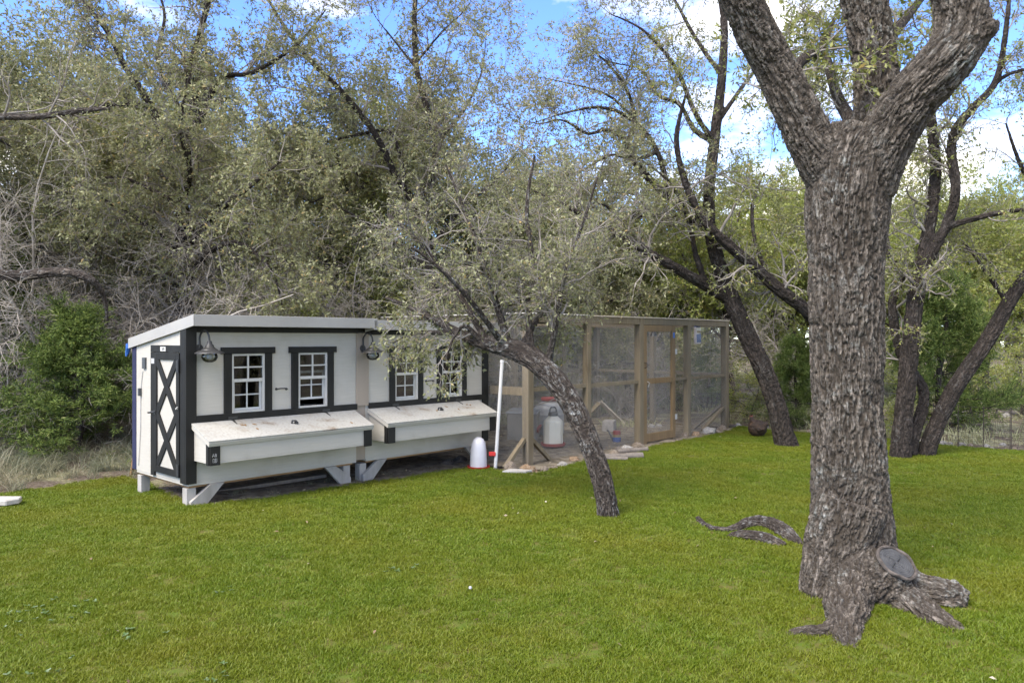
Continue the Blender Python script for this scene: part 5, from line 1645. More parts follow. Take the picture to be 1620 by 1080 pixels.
    for e0, e1 in ends:
        e_ = MB()
        e_.prism([(-.1835, rooftop(-.18, drop)-.100), (1.27, rooftop(1.27, drop)-.098), (1.27, rooftop(1.27, drop)+.004), (-.1835, rooftop(-.18, drop)+.004)], 'x', e0-.001, e1)
        e_.build("rake_flashing", M["roof_white"], roof, .002)
    f_ = MB(); f_.box(r0, r1, 1.264, 1.272, rooftop(1.27, drop)-.098, rooftop(1.27, drop)); f_.build("fascia", M["roof_white"], roof, .002)
    wall_lamp(root, lamp_s, 1.412 - drop)
    return root

coop1 = coop("white coop with black X door and the left pair of windows", 0, 1.842, 0.0, [(.418, .759), (1.126, 1.471)], (.035, 1.80), .105, [(.004, 1), (1.69, -1)], True, 4)
coop2 = coop("white coop half veiled by the leaning oak's leaves", 1.962, 1.868, .016, [(.40, .738), (1.108, 1.438)], (.032, 1.70), -.045, [(-.06, 1), (1.74, -1)], False, 9)
# tan board that covers the joint, and the gap strip under it
tb = MB(); tb.box(1.836, 2.0, -.012, -.0006, .775, 1.56); tb.build("cover_board", M["tan"], coop1, .0015)
MB().box(1.8425, 1.961, .004, .02, .19, .774).build("cover_board", M["tan"], coop1)
MB().box(1.8425, 2.05, -.0215, -.0125, 1.5605, 1.608).build("top_band", M["black"], coop1)

# the X braced end door of the first coop
def end_door():
    MB().box(-.020, -.0005, .10, .745, 1.374, 1.438).build("door_header", M["black"], coop1, .002)
    MB().box(-.020, -.0005, .664, .745, .19, 1.373).build("door_jamb", M["black"], coop1, .002)
    d_ = MB(); d_.box(-.014, -.0008, .104, .66, .235, 1.371)
    door = d_.build("door", M["white"], coop1)
    def pc(nm, y0, y1, z0, z1, m=M["black"], x=-.030):
        return MB().box(x, -.0145, y0, y1, z0, z1).build(nm, m, door, .002)
    pc("stile", .104, .166, .235, 1.371); pc("stile", .592, .66, .235, 1.371)
    pc("rail", .1665, .5915, 1.303, 1.371); pc("rail", .1665, .5915, .235, .296)
    for za, zb_ in ((.80, 1.303), (.296, .80)):
        for i, (ya, yb) in enumerate(((.166, .592), (.592, .166))):
            a = Vector((0, ya, za)); b_ = Vector((0, yb, zb_)); d = (b_-a).normalized(); n = Vector((0, -d.z, d.y))
            w = .036
            x0, x1 = (-.0285, -.0147) if i == 0 else (-.0265, -.0149)
            # clipped to the panel rectangle
            bmx = MB()
            poly = [(a + n*w), (a - n*w), (b_ - n*w), (b_ + n*w)]
            def clip(poly, axis, val, keep_gt):
                out = []
                for k in range(len(poly)):
                    p, q = poly[k], poly[(k+1) % len(poly)]
                    ip = (p[axis] >= val) == keep_gt; iq = (q[axis] >= val) == keep_gt
                    if ip: out.append(p)
                    if ip != iq:
                        f = (val - p[axis]) / (q[axis] - p[axis]); out.append(p + (q-p)*f)
                return out
            ext = d * .08
            poly = [poly[0]-ext, poly[1]-ext, poly[2]+ext, poly[3]+ext]
            for ax, v, g in ((1, .1667, True), (1, .5913, False), (2, za+.0002, True), (2, zb_-.0002, False)):
                poly = clip(poly, ax, v, g)
            bmx.prism([(p.y, p.z) for p in poly], 'x', x0, x1)
            bmx.build("cross_brace", M["black"], door)
    for z in (1.25, .30):
        h_ = MB(); h_.box(-.034, -.0305, .112, .155, z-.055, z+.055); h_.tube([(-.036, .105, z-.06), (-.036, .105, z+.06)], .008, 8)
        h_.build("hinge", M["iron"], door)
    h_ = MB(); h_.tube([(-.034, .62, .80), (-.045, .66, .80), (-.05, .70, .792), (-.046, .735, .79)], .009, 8); h_.box(-.036, -.0305, .60, .65, .782, .815)
    h_.build("handle", M["iron"], door, smooth=True)
    MB().box(-.034, -.0305, .63, .70, 1.262, 1.312).build("latch_plate", M["wire"], door)
    MB().tube([(-.034, .125, .86), (-.05, .12, .862), (-.04, .105, .88)], .006, 6).build("hook", M["white_trim"], door)
    sg = MB().box(-.024, -.0205, .40, .515, 1.382, 1.424).build("name_plate", M["white_trim"], coop1)
    mk = MB()
    for y, z, ry, rz_ in ((.452, 1.403, .008, .012), (.435, 1.408, .004, .009), (.47, 1.40, .003, .010), (.425, 1.399, .004, .004)):
        mk.box(-.0248, -.0241, y-ry, y+ry, z-rz_, z+rz_)
    mk.build("printed_mark", M["darkgrey"], sg)
    # small things screwed to the end wall
    v_ = MB(); v_.box(-.018, -.0005, .885, .955, 1.205, 1.315)
    vt = v_.build("vent_panel", M["darkgrey"], coop1)
    r_ = MB(); r_.bar((-.012, .873, 1.18), (-.012, .873, 1.345), .006, .006); r_.bar((-.012, .967, 1.18), (-.012, .967, 1.345), .006, .006)
    r_.build("side_rail", M["wire"], vt)
    MB().box(-.03, -.0005, 1.0, 1.03, .935, 1.01).build("switch_box", M["darkgrey"], coop1, .003)
    MB().tube([(-.006, .965, 1.18), (-.006, 1.0, 1.05), (-.006, 1.015, .93), (-.006, 1.02, .6), (-.008, 1.05, .35), (-.006, 1.07, .24)], .0035, 6).build("cable", M["wire"], coop1)
    MB().box(-.006, .03, 1.1305, 1.225, .19, rooftop(1.2)-.06).build("back_flap", M["navy"], coop1, .003)
    lv = MB()
    for k in range(7):
        lv.box(-.012, -.0005, .10, .128, 1.545 + k*.016 - .03, 1.553 + k*.016 - .03)
    lv.build("soffit_vent", M["plank"], coop1)
    # chalk scrawl on the nest box corner
    sc_ = MB()
    for pts in ([(0, .06), (.01, .09), (.02, .062)], [(.004, .073), (.017, .073)], [(.028, .06), (.028, .09), (.04, .085), (.036, .06)], [(.005, .045), (.006, .012), (.02, .012), (.022, .045), (.005, .045)], [(.03, .05), (.03, .008), (.042, .02), (.041, .048)]):
        P_ = [(.065 + x, -.3497, .40 + z) for x, z in pts]
        sc_.tube(P_, .0012, 4)
    nb = [c for c in coop1.children if c.name.startswith("nest_box")][0]
    sc_.build("chalk_scrawl", M["chalk"], nb)
end_door()

# tarp end under the low roof corner, board leaning at the back corner, board under the floor
tp_ = MB(); tp_.tube([(0, 0, .04), (.01, .01, 0), (-.01, .03, -.05), (-.02, .02, -.09)], [.012, .026, .022, .008], 7)
o = tp_.build("tarp", M["blue"]); o.location = lw(-.03, 1.29, 1.41)
tag(o, "crumpled bright blue tarp end under the coop's low roof corner", "tarp")
o = MB().bar((0, 0, -.1), (.05, .05, .34), .075, .02, (1, 0, 0)).build("board", M["dirtwood"], bevel=.002)
o.location = (*gpt(207, 752)[:2], 0); tag(o, "reddish brown board propped behind the coop's left rear corner", "board")
o = MB().bar((0, 0, 0), (1.1, -.25, .05), .09, .035).build("board", M["deadwood"], bevel=.002)
o.location = lw(.55, .55, -.03); o.rotation_euler = (0, 0, AZ); tag(o, "grey board lying in the shade under the left coop", "board")

# ------------------------------------------------------------------ the wire run
run = empty("chicken_run", lw(0, 0, -.05), AZ, "long timber framed poultry run clad in fine wire mesh", "chicken run")
TF, TB, S0, S1 = -.63, 2.07, 3.92, 8.99
HT = 1.845
def post(s, t, w=.09, h=HT, m=None, d_=None):
    d_ = d_ or w
    return MB().box(s-w/2, s+w/2, t-d_/2, t+d_/2, -.1, h).build("post", m or M["wood"], run, .003)
post(S0, TF, .10, d_=.10); post(5.11, TF, .085); post(6.36, TF, .10); post(7.73, TF, .09); post(S1, TF, .10)
post(6.62, TB); post(7.95, TB); post(8.99, TB); post(8.99, .80); post(5.3, TB); post(4.0, TB)
def rail(a, b_, w=.04, h=.09):
    return MB().bar(a, b_, w, h).build("rail", M["wood"], run, .002)
rail((S0+.051, TF, HT-.047), (6.309, TF, HT-.047), .088, .088)
rail((6.411, TF, HT-.047), (S1-.051, TF, HT-.047), .088, .088)
rail((S0+.1, TB, HT-.05), (S1-.046, TB, HT-.05), .088, .088)
rail((S1, TF+.051, HT-.05), (S1, TB-.046, HT-.05), .088, .088)
rail((S0, TF+.051, HT-.05), (S0, TB, HT-.05), .088, .088)
for s_ in (5.11, 6.36, 7.73):
    rail((s_, TF+.05, HT-.047), (s_, TB-.046, HT-.047), .04, .085)
rail((S0+.051, TF, .925), (6.31, TF, .925), .04, .05); rail((7.776, TF, .925), (S1-.051, TF, .925), .04, .045); rail((7.31, TF+.02, .922), (7.684, TF, .925), .04, .045)
rail((4.05, TB, .945), (S1-.046, TB, .945), .04, .05); rail((S1, TF+.051, .94), (S1, TB-.046, .94), .04, .05)
rail((S0, TF+.051, .90), (S0, .02, .90), .04, .10)
rail((4.05, TB, .02), (S1-.05, TB, .02), .04, .09); rail((S1, TF+.06, .0), (S1, TB-.05, .0), .04, .09)
def brace(a, b_, w=.045, h=.055):
    return MB().bar(a, b_, w, h, (0, 1, 0) if abs(a[1]-b_[1]) < .02 else (1, 0, 0)).build("brace", M["wood"], run, .002)
brace((S0+.055, TF+.01, .33), (S0+.46, TF+.01, .0)); brace((S0-.055, TF+.01, .33), (S0-.40, TF+.01, .02))
brace((S1-.055, TF+.01, .38), (S1-.75, TF+.01, .05)); brace((S1-.01, TF+.06, .42), (S1-.35, TF+.45, -.02))
# door of the run
dr = MB().box(6.412, 6.50, TF-.045, TF-.005, -.02, HT-.10)
rdoor = dr.build("door", M["doorwood"], run, .003)
MB().box(7.21, 7.30, TF-.045, TF-.005, .03, HT-.10).build("stile", M["doorwood"], rdoor, .003)
for z0, z1 in ((HT-.19, HT-.10), (.885, .965), (.035, .155)):
    MB().box(6.501, 7.209, TF-.043, TF-.007, z0, z1).build("rail", M["doorwood"], rdoor, .003)
for z in (.35, 1.35):
    MB().box(7.285, 7.34, TF-.050, TF-.046, z-.04, z+.04).build("hinge", M["wire"], rdoor)
MB().tube([(6.44, TF-.045, 1.20), (6.44, TF-.08, 1.20), (6.44, TF-.085, 1.14), (6.44, TF-.045, 1.12)], .007, 7).build("handle", M["iron"], rdoor)
MB().tube([(6.50, TF-.05, .92), (6.53, TF-.07, .90), (6.515, TF-.055, .84)], .005, 6).build("latch_hook", M["wire"], rdoor)
# wire cloth, every wire of it
def cloth(name, o, a, b_, la, lb, pitch, th, parent, m):
    o, a, b_ = map(lambda q: np.array(q, float), (o, a, b_))
    nrm_ = np.cross(a, b_)
    segs = []
    for k in range(int(la/pitch)+1): segs.append((o + a*k*pitch, o + a*k*pitch + b_*lb, a))
    for k in range(int(lb/pitch)+1): segs.append((o + b_*k*pitch, o + b_*k*pitch + a*la, b_))
    P0 = np.array([s[0] for s in segs]); P1 = np.array([s[1] for s in segs]); A = np.array([s[2] for s in segs])
    h = th/2
    C4 = [(-1, -1), (1, -1), (1, 1), (-1, 1)]
    V = np.stack([p + A*i*h + nrm_*j*h for p in (P0, P1) for i, j in C4], 1).reshape(-1, 3)
    n = np.arange(len(segs))[:, None] * 8
    F = np.concatenate([n + np.array([[k, (k+1) % 4, (k+1) % 4 + 4, k+4]]) for k in range(4)])
    ob = link(name, np_mesh(name, V, F), m, parent)
    ob["kind"] = "stuff"
    return ob
PI_ = .0145
cloth("wire_cloth", (S0-.05, TF+.052, 0), (1, 0, 0), (0, 0, 1), 2.44, HT, PI_, .0007, run, M["wire"])
cloth("wire_cloth", (7.70, TF+.052, 0), (1, 0, 0), (0, 0, 1), 1.34, HT, PI_, .0007, run, M["wire"])
cloth("wire_cloth", (6.45, TF-.002, 0.03), (1, 0, 0), (0, 0, 1), .80, HT-.14, PI_, .0007, rdoor, M["wire"])
cloth("wire_cloth", (4.0, TB-.05, 0), (1, 0, 0), (0, 0, 1), S1-4.0, HT, PI_, .0007, run, M["wire"])
cloth("wire_cloth", (S1-.052, TF-.05, 0), (0, 1, 0), (0, 0, 1), TB-TF+.1, HT, PI_, .0007, run, M["wire"])
cloth("wire_cloth", (S0-.052, TF-.05, 0), (0, 1, 0), (0, 0, 1), .68, HT, PI_, .0007, run, M["wire"])
cloth("roof_wire", (5.22, TF, HT+.004), (1, 0, 0), (0, 1, 0), S1-5.22, TB-TF, .0254, .0015, run, M["wire"])
# corrugated sheet over the near part of the run
nx = 120
X = np.linspace(S0-.12, 5.2, nx); T = np.array([TF-.07, TB+.05])
h_ = .009*np.sin(X/.068*2*np.pi)
V = np.array([(x, t, HT+.014+q+dz) for dz in (0, -.002) for t in T for x, q in zip(X, h_)])
i = np.arange(nx-1)
F = np.concatenate([np.stack([i, i+1, i+1+nx, i+nx], 1), np.stack([i+2*nx, i+3*nx, i+1+3*nx, i+1+2*nx], 1), np.stack([i, i+2*nx, i+1+2*nx, i+1], 1)])
link("roof_sheet", np_mesh("roof_sheet", V, F), M["roof_white"], run)
MB().box(5.21, S1+.06, TF-.06, TF+.06, HT+.0005, HT+.018).build("cap_board", M["plank"], run, .002)
# ------------------------------------------------------------------ things in and around the run
def at_local(s, t, z=-.05): return lw(s, t, z)
# bell drinker by the coop
def bell():
    x, y = gpt(757, 741)
    r = empty("poultry_drinker", (x, y, float(gz(x, y))), 0, "white dome drinker on a red dish under the nest box end", "poultry drinker")
    MB().lathe([(0, .03), (.102, .03), (.100, .10), (.094, .22), (.083, .30), (.062, .35), (.03, .374), (0, .378)], 32).build("tank", M["milk"], r, smooth=True)
    MB().lathe([(0, .0), (.12, .0), (.132, .012), (.136, .034), (.128, .034), (.122, .018), (0, .016)], 32).build("dish", M["red"], r, smooth=True)
    b = MB(); b.box(.125, .205, -.03, .03, .155, .20); b.build("spout", M["red"], r, .004)
bell()
def big_drinker():
    r = empty("poultry_drinker", at_local(5.32, .13, -.05), .3, "tall cream plastic drinker with black handle cap and red dish", "poultry drinker")
    MB().lathe([(0, .055), (.138, .055), (.140, .07), (.140, .36), (.134, .385), (.072, .445), (.066, .455), (0, .455)], 10, ang0=.2).build("tank", M["jug"], r, .004)
    MB().lathe([(0, .02), (.145, .02), (.172, .04), (.178, .075), (.166, .075), (.158, .05), (0, .045)], 28).build("dish", M["dullred"], r, smooth=True)
    c = MB().lathe([(0, .4555), (.07, .4555), (.074, .47), (.066, .50), (.058, .508), (0, .51)], 20).build("cap", M["darkgrey"], r, smooth=True)
    MB().tube([(-.05, 0, .505), (-.046, 0, .55), (-.025, 0, .575), (.025, 0, .575), (.046, 0, .55), (.05, 0, .505)], .012, 8).build("carry_handle", M["darkgrey"], c, smooth=True)
big_drinker()
def drum():
    r = empty("feed_drum", at_local(6.45, 1.15, -.05), .1, "squat grey plastic drum with faded red lid behind the drinker", "drum")
    MB().lathe([(0, 0), (.22, 0), (.235, .02), (.24, .10), (.238, .40), (.228, .45), (.17, .50), (.12, .53), (.115, .545), (0, .545)], 30).build("tank", M["greyplastic"], r, smooth=True)
    MB().lathe([(0, .546), (.128, .546), (.134, .555), (.132, .59), (.12, .60), (0, .60)], 26).build("lid", M["dullred"], r, smooth=True)
    for k in range(2):
        MB().lathe([(.2395, .15+k*.16), (.247, .16+k*.16), (.247, .18+k*.16), (.2395, .19+k*.16)], 30).build("rib", M["greyplastic"], r, smooth=True)
drum()
def tote():
    r = empty("tote_feeder", at_local(5.72, 1.05, -.05), AZ + .62, "dull grey box feeder with round red ports near the run's corner", "poultry feeder")
    b = MB()
    b.prism([(-.27, 0), (.27, 0), (.31, .42), (-.31, .42)], 'y', -.22, .22)
    b.build("bin", M["tote"], r, .012)
    b = MB(); b.box(-.325, .325, -.235, .235, .4205, .45); b.box(-.29, .29, -.2, .2, .4505, .46)
    b.build("lid", M["greyplastic"], r, .006)
    for k in range(4):
        p = MB(); p.tube([(-.19+k*.125, -.2205, .17), (-.19+k*.125, -.255, .165)], [.042, .046], 18)
        f = p.build("port", M["dullred"], r, smooth=True)
        q = MB(); q.tube([(-.19+k*.125, -.2555, .165), (-.19+k*.125, -.2575, .165)], .032, 16)  # solid disc, its dark colour stands for the shade in the port's hole
        q.build("port_shade_disc", M["dark_in"], f)
tote()
# A-shaped ramp of planks
def ramp_frame():
    r = empty("ladder_perch", at_local(8.05, 1.3, -.05), AZ, "A shaped perch of two pale planks at the back of the run", "perch")
    MB().bar((0, 0, .42), (.32, -.28, 0.02), .10, .025, (1, 0, 1)).build("plank", M["plank"], r, .002)
    MB().bar((-.012, .01, .40), (-.38, .25, .0), .10, .025, (-1, 0, 1)).build("plank", M["wood"], r, .002)
ramp_frame()
# concrete block
def block():
    r = empty("concrete_block", at_local(7.55, .75, -.05), AZ + .5, "grey concrete block lying flat inside the run", "concrete block")
    b = MB(); b.box(-.2, .2, -.095, .095, 0, .03); b.box(-.2, .2, -.095, -.065, .03, .14); b.box(-.2, .2, .065, .095, .03, .14)
    b.box(-.2, -.17, -.065, .065, .03, .14); b.box(.17, .2, -.065, .065, .03, .14); b.box(-.015, .015, -.065, .065, .03, .14); b.box(-.199, .199, -.094, .094, .1405, .165)
    b.build("shell", M["concrete"], r)
block()
# little coloured can with a handle
def can():
    r = empty("drink_can", at_local(6.37, -.23, -.05), 0, "small can banded blue, yellow and red on the run floor", "can")
    MB().lathe([(0, 0), (.058, 0), (.06, .01), (.06, .085), (0, .085)], 18).build("blue_band", M["bagblue"], r, smooth=True)
    MB().lathe([(0, .0855), (.06, .0855), (.06, .125), (0, .125)], 18).build("yellow_band", M["yellow"], r, smooth=True)
    MB().lathe([(0, .1255), (.06, .1255), (.058, .175), (.052, .18), (0, .18)], 18).build("red_band", M["dullred"], r, smooth=True)
    MB().tube([(-.06, 0, .03), (-.085, 0, .10), (-.12, 0, .17), (-.15, 0, .19)], .012, 7).build("spout", M["darkgrey"], r, smooth=True)
can()
# hanging fly trap bag
def bag():
    x, y, z = pt(1103, 505, 12.72)
    r = empty("fly_trap_bag", (x, y, z), AZ, "clear bag of blue liquid hung from the run's top rail", "fly trap")
    b = MB(); b.prism([(-.075, -.13), (.08, -.13), (.085, -.20), (.095, -.34), (.105, -.40), (-.06, -.41), (-.075, -.30)], 'y', -.025, .025)
    b.build("bag", M["bagclear"], r, .01)
    b = MB(); b.prism([(-.066, -.245), (.078, -.235), (.082, -.38), (-.054, -.385)], 'y', -.032, .032)
    b.build("liquid", M["bagblue"], r, .008)
    b = MB(); b.prism([(-.05, -.19), (.06, -.19), (.06, -.225), (-.05, -.225)], 'y', -.0285, -.0255); b.build("printed_band", M["yellow"], r)
    b = MB(); b.lathe([(0, -.13), (.05, -.13), (.055, -.12), (.05, -.085), (.03, -.075), (0, -.075)], 16); b.build("cap", M["bagblue"], r, smooth=True)
    MB().tube([(0, 0, -.075), (0, 0, .03)], .003, 5).build("string", M["wire"], r)
bag()
def small_hangers():
    x, y, z = pt(1034, 527, 13.2)
    r = empty("hanging_lamp", (x, y, z), 0, "small black hanging lamp seen inside the run's roof", "lamp")
    MB().lathe([(0, .06), (.02, .06), (.03, .03), (.07, -.05), (.066, -.05), (0, .0)], 16).build("shade", M["iron"], r, smooth=True)
    MB().tube([(0, 0, .06), (0, 0, .30)], .004, 5).build("cord", M["iron"], r)
    x, y, z = pt(1066, 530, 11.86)
    r = empty("blue_latch", (x-.02, y-.06, z), AZ, "small blue plastic tag on the run door's right stile", "tag")
    MB().box(-.03, .03, -.012, .012, -.045, .04).build("tag_plate", M["blue"], r, .004)
    MB().tube([(0, 0, .04), (.005, 0, .06), (0, 0, .08)], .004, 6).build("loop", M["wire"], r)
    # wire basket on the far end of the run
    x, y, z = pt(1122, 632, 13.6)
    r = empty("wire_basket", (x, y, z), .3, "black wire basket hanging low at the far end of the run", "basket")
    b = MB()
    for k in range(4):
        rr = .13 + .02*k; zz = -.12 + .075*k
        b.tube([(rr*math.cos(2*math.pi*j/18), rr*math.sin(2*math.pi*j/18), zz) for j in range(19)], .004, 5)
    for j in range(10):
        a = 2*math.pi*j/10
        b.tube([(.1*math.cos(a), .1*math.sin(a), -.15), (.13*math.cos(a), .13*math.sin(a), -.12), (.19*math.cos(a), .19*math.sin(a), .105)], .0035, 5)
    b.build("wire_frame", M["fencewire"], r)
small_hangers()
# white pole
x, y = gpt(783, 741)
pr = empty("plastic_pole", (x, y, -.05), 0, "white plastic pipe standing between the coop and the run", "pole")
MB().tube([(0, 0, -.08), (.085, .0, 1.27)], .021, 16).build("pipe", M["pvc"], pr, smooth=True)
MB().tube([(.0845, 0, 1.262), (.0875, 0, 1.295)], .025, 16).build("end_cap", M["pvc"], pr, smooth=True)
MB().tube([(.085, 0, 1.29), (.15, .02, 1.26), (.19, .05, 1.20)], .003, 5).build("string", M["white_trim"], pr)
# flat pale tiles on the lawn edge
x, y = gpt(818, 748)
tl = MB(); tl.prism([(-.17, -.06), (.1, -.09), (.2, .05), (-.08, .09)], 'z', 0, .025)
o = tl.build("flat_tile", M["tile"], bevel=.003); o.location = (x, y, float(gz(x, y)) + .012)
tag(o, "pale flat tile lying on the lawn before the run's corner post", "tile")
x, y = gpt(10, 801)
tl = MB(); tl.prism([(-.25, -.09), (.06, -.10), (.12, .0), (.08, .10), (-.2, .10)], 'z', 0, .05)
o = tl.build("flat_stone", M["tile"], bevel=.008); o.location = (x, y, .01)
tag(o, "pale flat paving stone at the left edge of the lawn", "stone")

# rocks
def rock_mesh(seed, m):
    bm_ = bmesh.new(); bmesh.ops.create_icosphere(bm_, subdivisions=3, radius=1)
    V = np.array([v.co for v in bm_.verts])
    d = (fbm(V*1.1 + seed*9.7, 3, seed) - .5) * 1.0 + (fbm(V*3.2 + seed*3.3, 3, seed + 9) - .5) * .42
    f1, f2, cid = worley(V*1.6 + seed*5.1)
    d = d + (cid - .5) * .22
    for v, q, k in zip(bm_.verts, V, d):
        v.co = Vector(q * (1 + k)) * Vector((1, .8, .62)) if False else Vector((q[0]*(1+k), q[1]*(1+k)*.8, q[2]*(1+k)*.62))
    me = bpy.data.meshes.new("rock"); bm_.to_mesh(me); bm_.free()
    me.materials.append(m)
    return me
RM = [rock_mesh(1, M["rock"]), rock_mesh(2, M["rock_orange"]), rock_mesh(3, M["rock_pale"]), rock_mesh(4, M["rock"]), rock_mesh(5, M["rock_dark"])]
rr_ = random.Random(8)
def rock(x, y, wpx, k, label, group, d=None, sink=.3):
    X, Y = gpt(x, y) if d is None else (pt(x, y, d)[0], d)
    o = bpy.data.objects.new("rock", RM[k]); COL.objects.link(o)
    s = wpx / 1215 * Y / 2 / 1.05
    o.scale = (s, s * rr_.uniform(.8, 1.1), s * rr_.uniform(.85, 1.2))
    o.rotation_euler = (rr_.uniform(-.2, .2), rr_.uniform(-.2, .2), rr_.uniform(0, 6.28))
    o.location = (X, Y, float(gz(X, Y)) + s*.62*(1 - 2*sink)*.7)
    return tag(o, label, "rock", group)
G1 = "rocks edging the lawn side of the run"
rock(808, 743, 26, 0, "rough grey rock left of the run's corner post", G1)
rock(836, 746, 26, 1, "low tan rock right under the run's corner post", G1)
rock(862, 745, 18, 0, "small tan rock just right of the corner post", G1)
rock(876, 741, 14, 3, "smallest rock between the corner post and the pale one", G1)
rock(891, 737, 20, 2, "pale rock in the row left of the leaning trunk", G1)
rock(908, 729, 20, 1, "orange brown upright rock touching the leaning trunk's left side", G1)
rock(972, 722, 22, 0, "flat rock just right of the leaning trunk", G1)
rock(990, 715, 24, 2, "pale flat rock beside the run door's left post", G1)
rock(1010, 709, 22, 3, "grey rock at the foot of the run door post", G1)
rock(1084, 690, 18, 0, "first grey rock right of the run door", G1)
rock(1101, 689, 16, 1, "orange tinted rock right of the run door", G1)
rock(1120, 686, 26, 2, "broad pale rock under the run's far brace", G1)
rock(1142, 681, 18, 0, "tan rock at the far corner post of the run", G1)
rock(1158, 677, 14, 4, "dark stone where the run ends at the lawn", G1)
rock(1134, 685, 14, 3, "small brown stone wedged among the far corner rocks", G1)
G2 = "stones inside the run"
rock(1042, 675, 12, 2, "round whitish stone in view through the run door", G2)
rock(1031, 676, 14, 2, "pale long stone left of the round white stone", G2)
rock(958, 660, 17, 4, "dark round stone under the A shaped perch", G2)
rock(984, 655, 16, 4, "dark stone behind the right plank of the perch", G2)
rock(1001, 661, 22, 4, "dark rubble heap stone left of the run door post", G2)
rock(1008, 668, 22, 4, "brown rubble stone low by the run door post", G2)
rock(995, 668, 14, 3, "tan chip of stone on the run's rubble", G2)
rock(706, 735, 22, 4, "dark rock in the shade under the second coop", G2)
rock(728, 730, 24, 4, "brown stone behind the white dome drinker", G2)
G3 = "pale stones along the foot of the wire fence"
i = 0
for x, y, w, k in ((1168, 674, 12, 2), (1190, 674, 14, 4), (1212, 676, 10, 2), (1226, 678, 12, 2), (1280, 684, 12, 0), (1300, 687, 10, 2), (1442, 699, 12, 2), (1452, 698, 10, 2),
                   (1492, 702, 14, 2), (1503, 703, 10, 2), (1522, 704, 12, 2), (1535, 706, 10, 0), (1560, 707, 11, 2), (1586, 705, 13, 2), (1604, 711, 10, 0), (1570, 710, 8, 2)):
    rock(x, y, w, k, "small stone in the row where the lawn meets the wire fence", G3)
rock(1240, 703, 9, 2, "cream pebble at the foot of the dark leaning oak", None)
G4 = "pale rocks heaped beyond the fence"
for x, y, w, k in ((1522, 665, 22, 2), (1536, 662, 26, 2), (1552, 662, 20, 0), (1508, 660, 18, 2), (1575, 659, 24, 0), (1592, 660, 18, 2), (1530, 668, 16, 4)):
    rock(x, y, w, k, "pale rock of the low heap beyond the wire fence", G4)

# loose logs by the run
def log(x, y, L, r, rz, label, d=None, m=None, tilt=0.0):
    X, Y = gpt(x, y) if d is None else (pt(x, y, d)[0], d)
    rg_ = random.Random(int(x*7+y))
    pts = [(L*(k/6-.5), rg_.uniform(-.03, .03)*L*.5, r*.8 + rg_.uniform(-.1, .1)*r) for k in range(7)]
    o = MB().tube(pts, [r*rg_.uniform(.8, 1.1) for _ in range(7)], 9).build("log", m or M["deadwood"], smooth=True)
    o.location = (X, Y, float(gz(X, Y))); o.rotation_euler = (0, tilt, rz)
    return tag(o, label, "log")
log(985, 726, .55, .045, .25, "weathered log lying along the lawn right of the leaning trunk")
log(1000, 716, .5, .04, .5, "grey split log angled toward the run door")
log(968, 728, .4, .03, -.2, "thin flat log touching the leaning trunk")
log(985, 712, .35, .035, .9, "short grey log end on before the small can")
log(1560, 657, 1.3, .06, .1, "long bleached log on the rock heap beyond the fence")
log(1590, 600, 1.6, .06, .3, "bleached fallen trunk far out on the slope at the right", d=19.5, m=M["twig_grey"])
log(1560, 620, 1.2, .05, -.2, "grey fallen branch on the slope beyond the rock heap", d=18.0, m=M["twig_grey"])

# wire border fence
def fence(p0, p1, h, npan, label, lean=0.0):
    a = Vector((*gpt(*p0), 0)); b = Vector((*gpt(*p1), 0))
    a.z = float(gz(a.x, a.y)); b.z = float(gz(b.x, b.y))
    d = (b - a); L = d.length; d.normalize()
    r = empty("wire_fence", a, math.atan2(d.y, d.x), label, "fence", "low wire fence panels")
    for k in range(npan + 1):
        x = L*k/npan
        MB().tube([(x + lean*.3, 0, h+.02), (x, 0, -.12)], .0055, 6).build("post", M["fencewire"], r)
    for k in range(npan):
        x0, x1 = L*k/npan, L*(k+1)/npan
        w = MB()
        rn = random.Random(k + int(p0[0]))
        for j in range(10):
            z = .02 + (h-.03)*j/9
            w.tube([(x0, .004, z), ((x0+x1)/2, .004, z + rn.uniform(-.012, .008)), (x1, .004, z)], .0015 if j < 9 else .003, 4)
        xc = (x0+x1)/2
        for q in (-.48, -.3, -.1, .1, .3, .48):
            w.tube([(xc, -.004, h*.97), (xc + q*(x1-x0), -.004, .03)], .0018, 4)
        o = w.build("wire_panel", M["fencewire"], r); o["kind"] = "stuff"
    return r
fence((1156, 671), (1296, 688), .50, 2, "low dark wire fence panel between the run and the big trunk", -.25)
fence((1440, 698), (1598, 712), .58, 4, "low wire border fence behind the two right hand trunks")
fence((1600, 712), (1700, 722), .58, 2, "end panel of the low wire fence at the right edge")

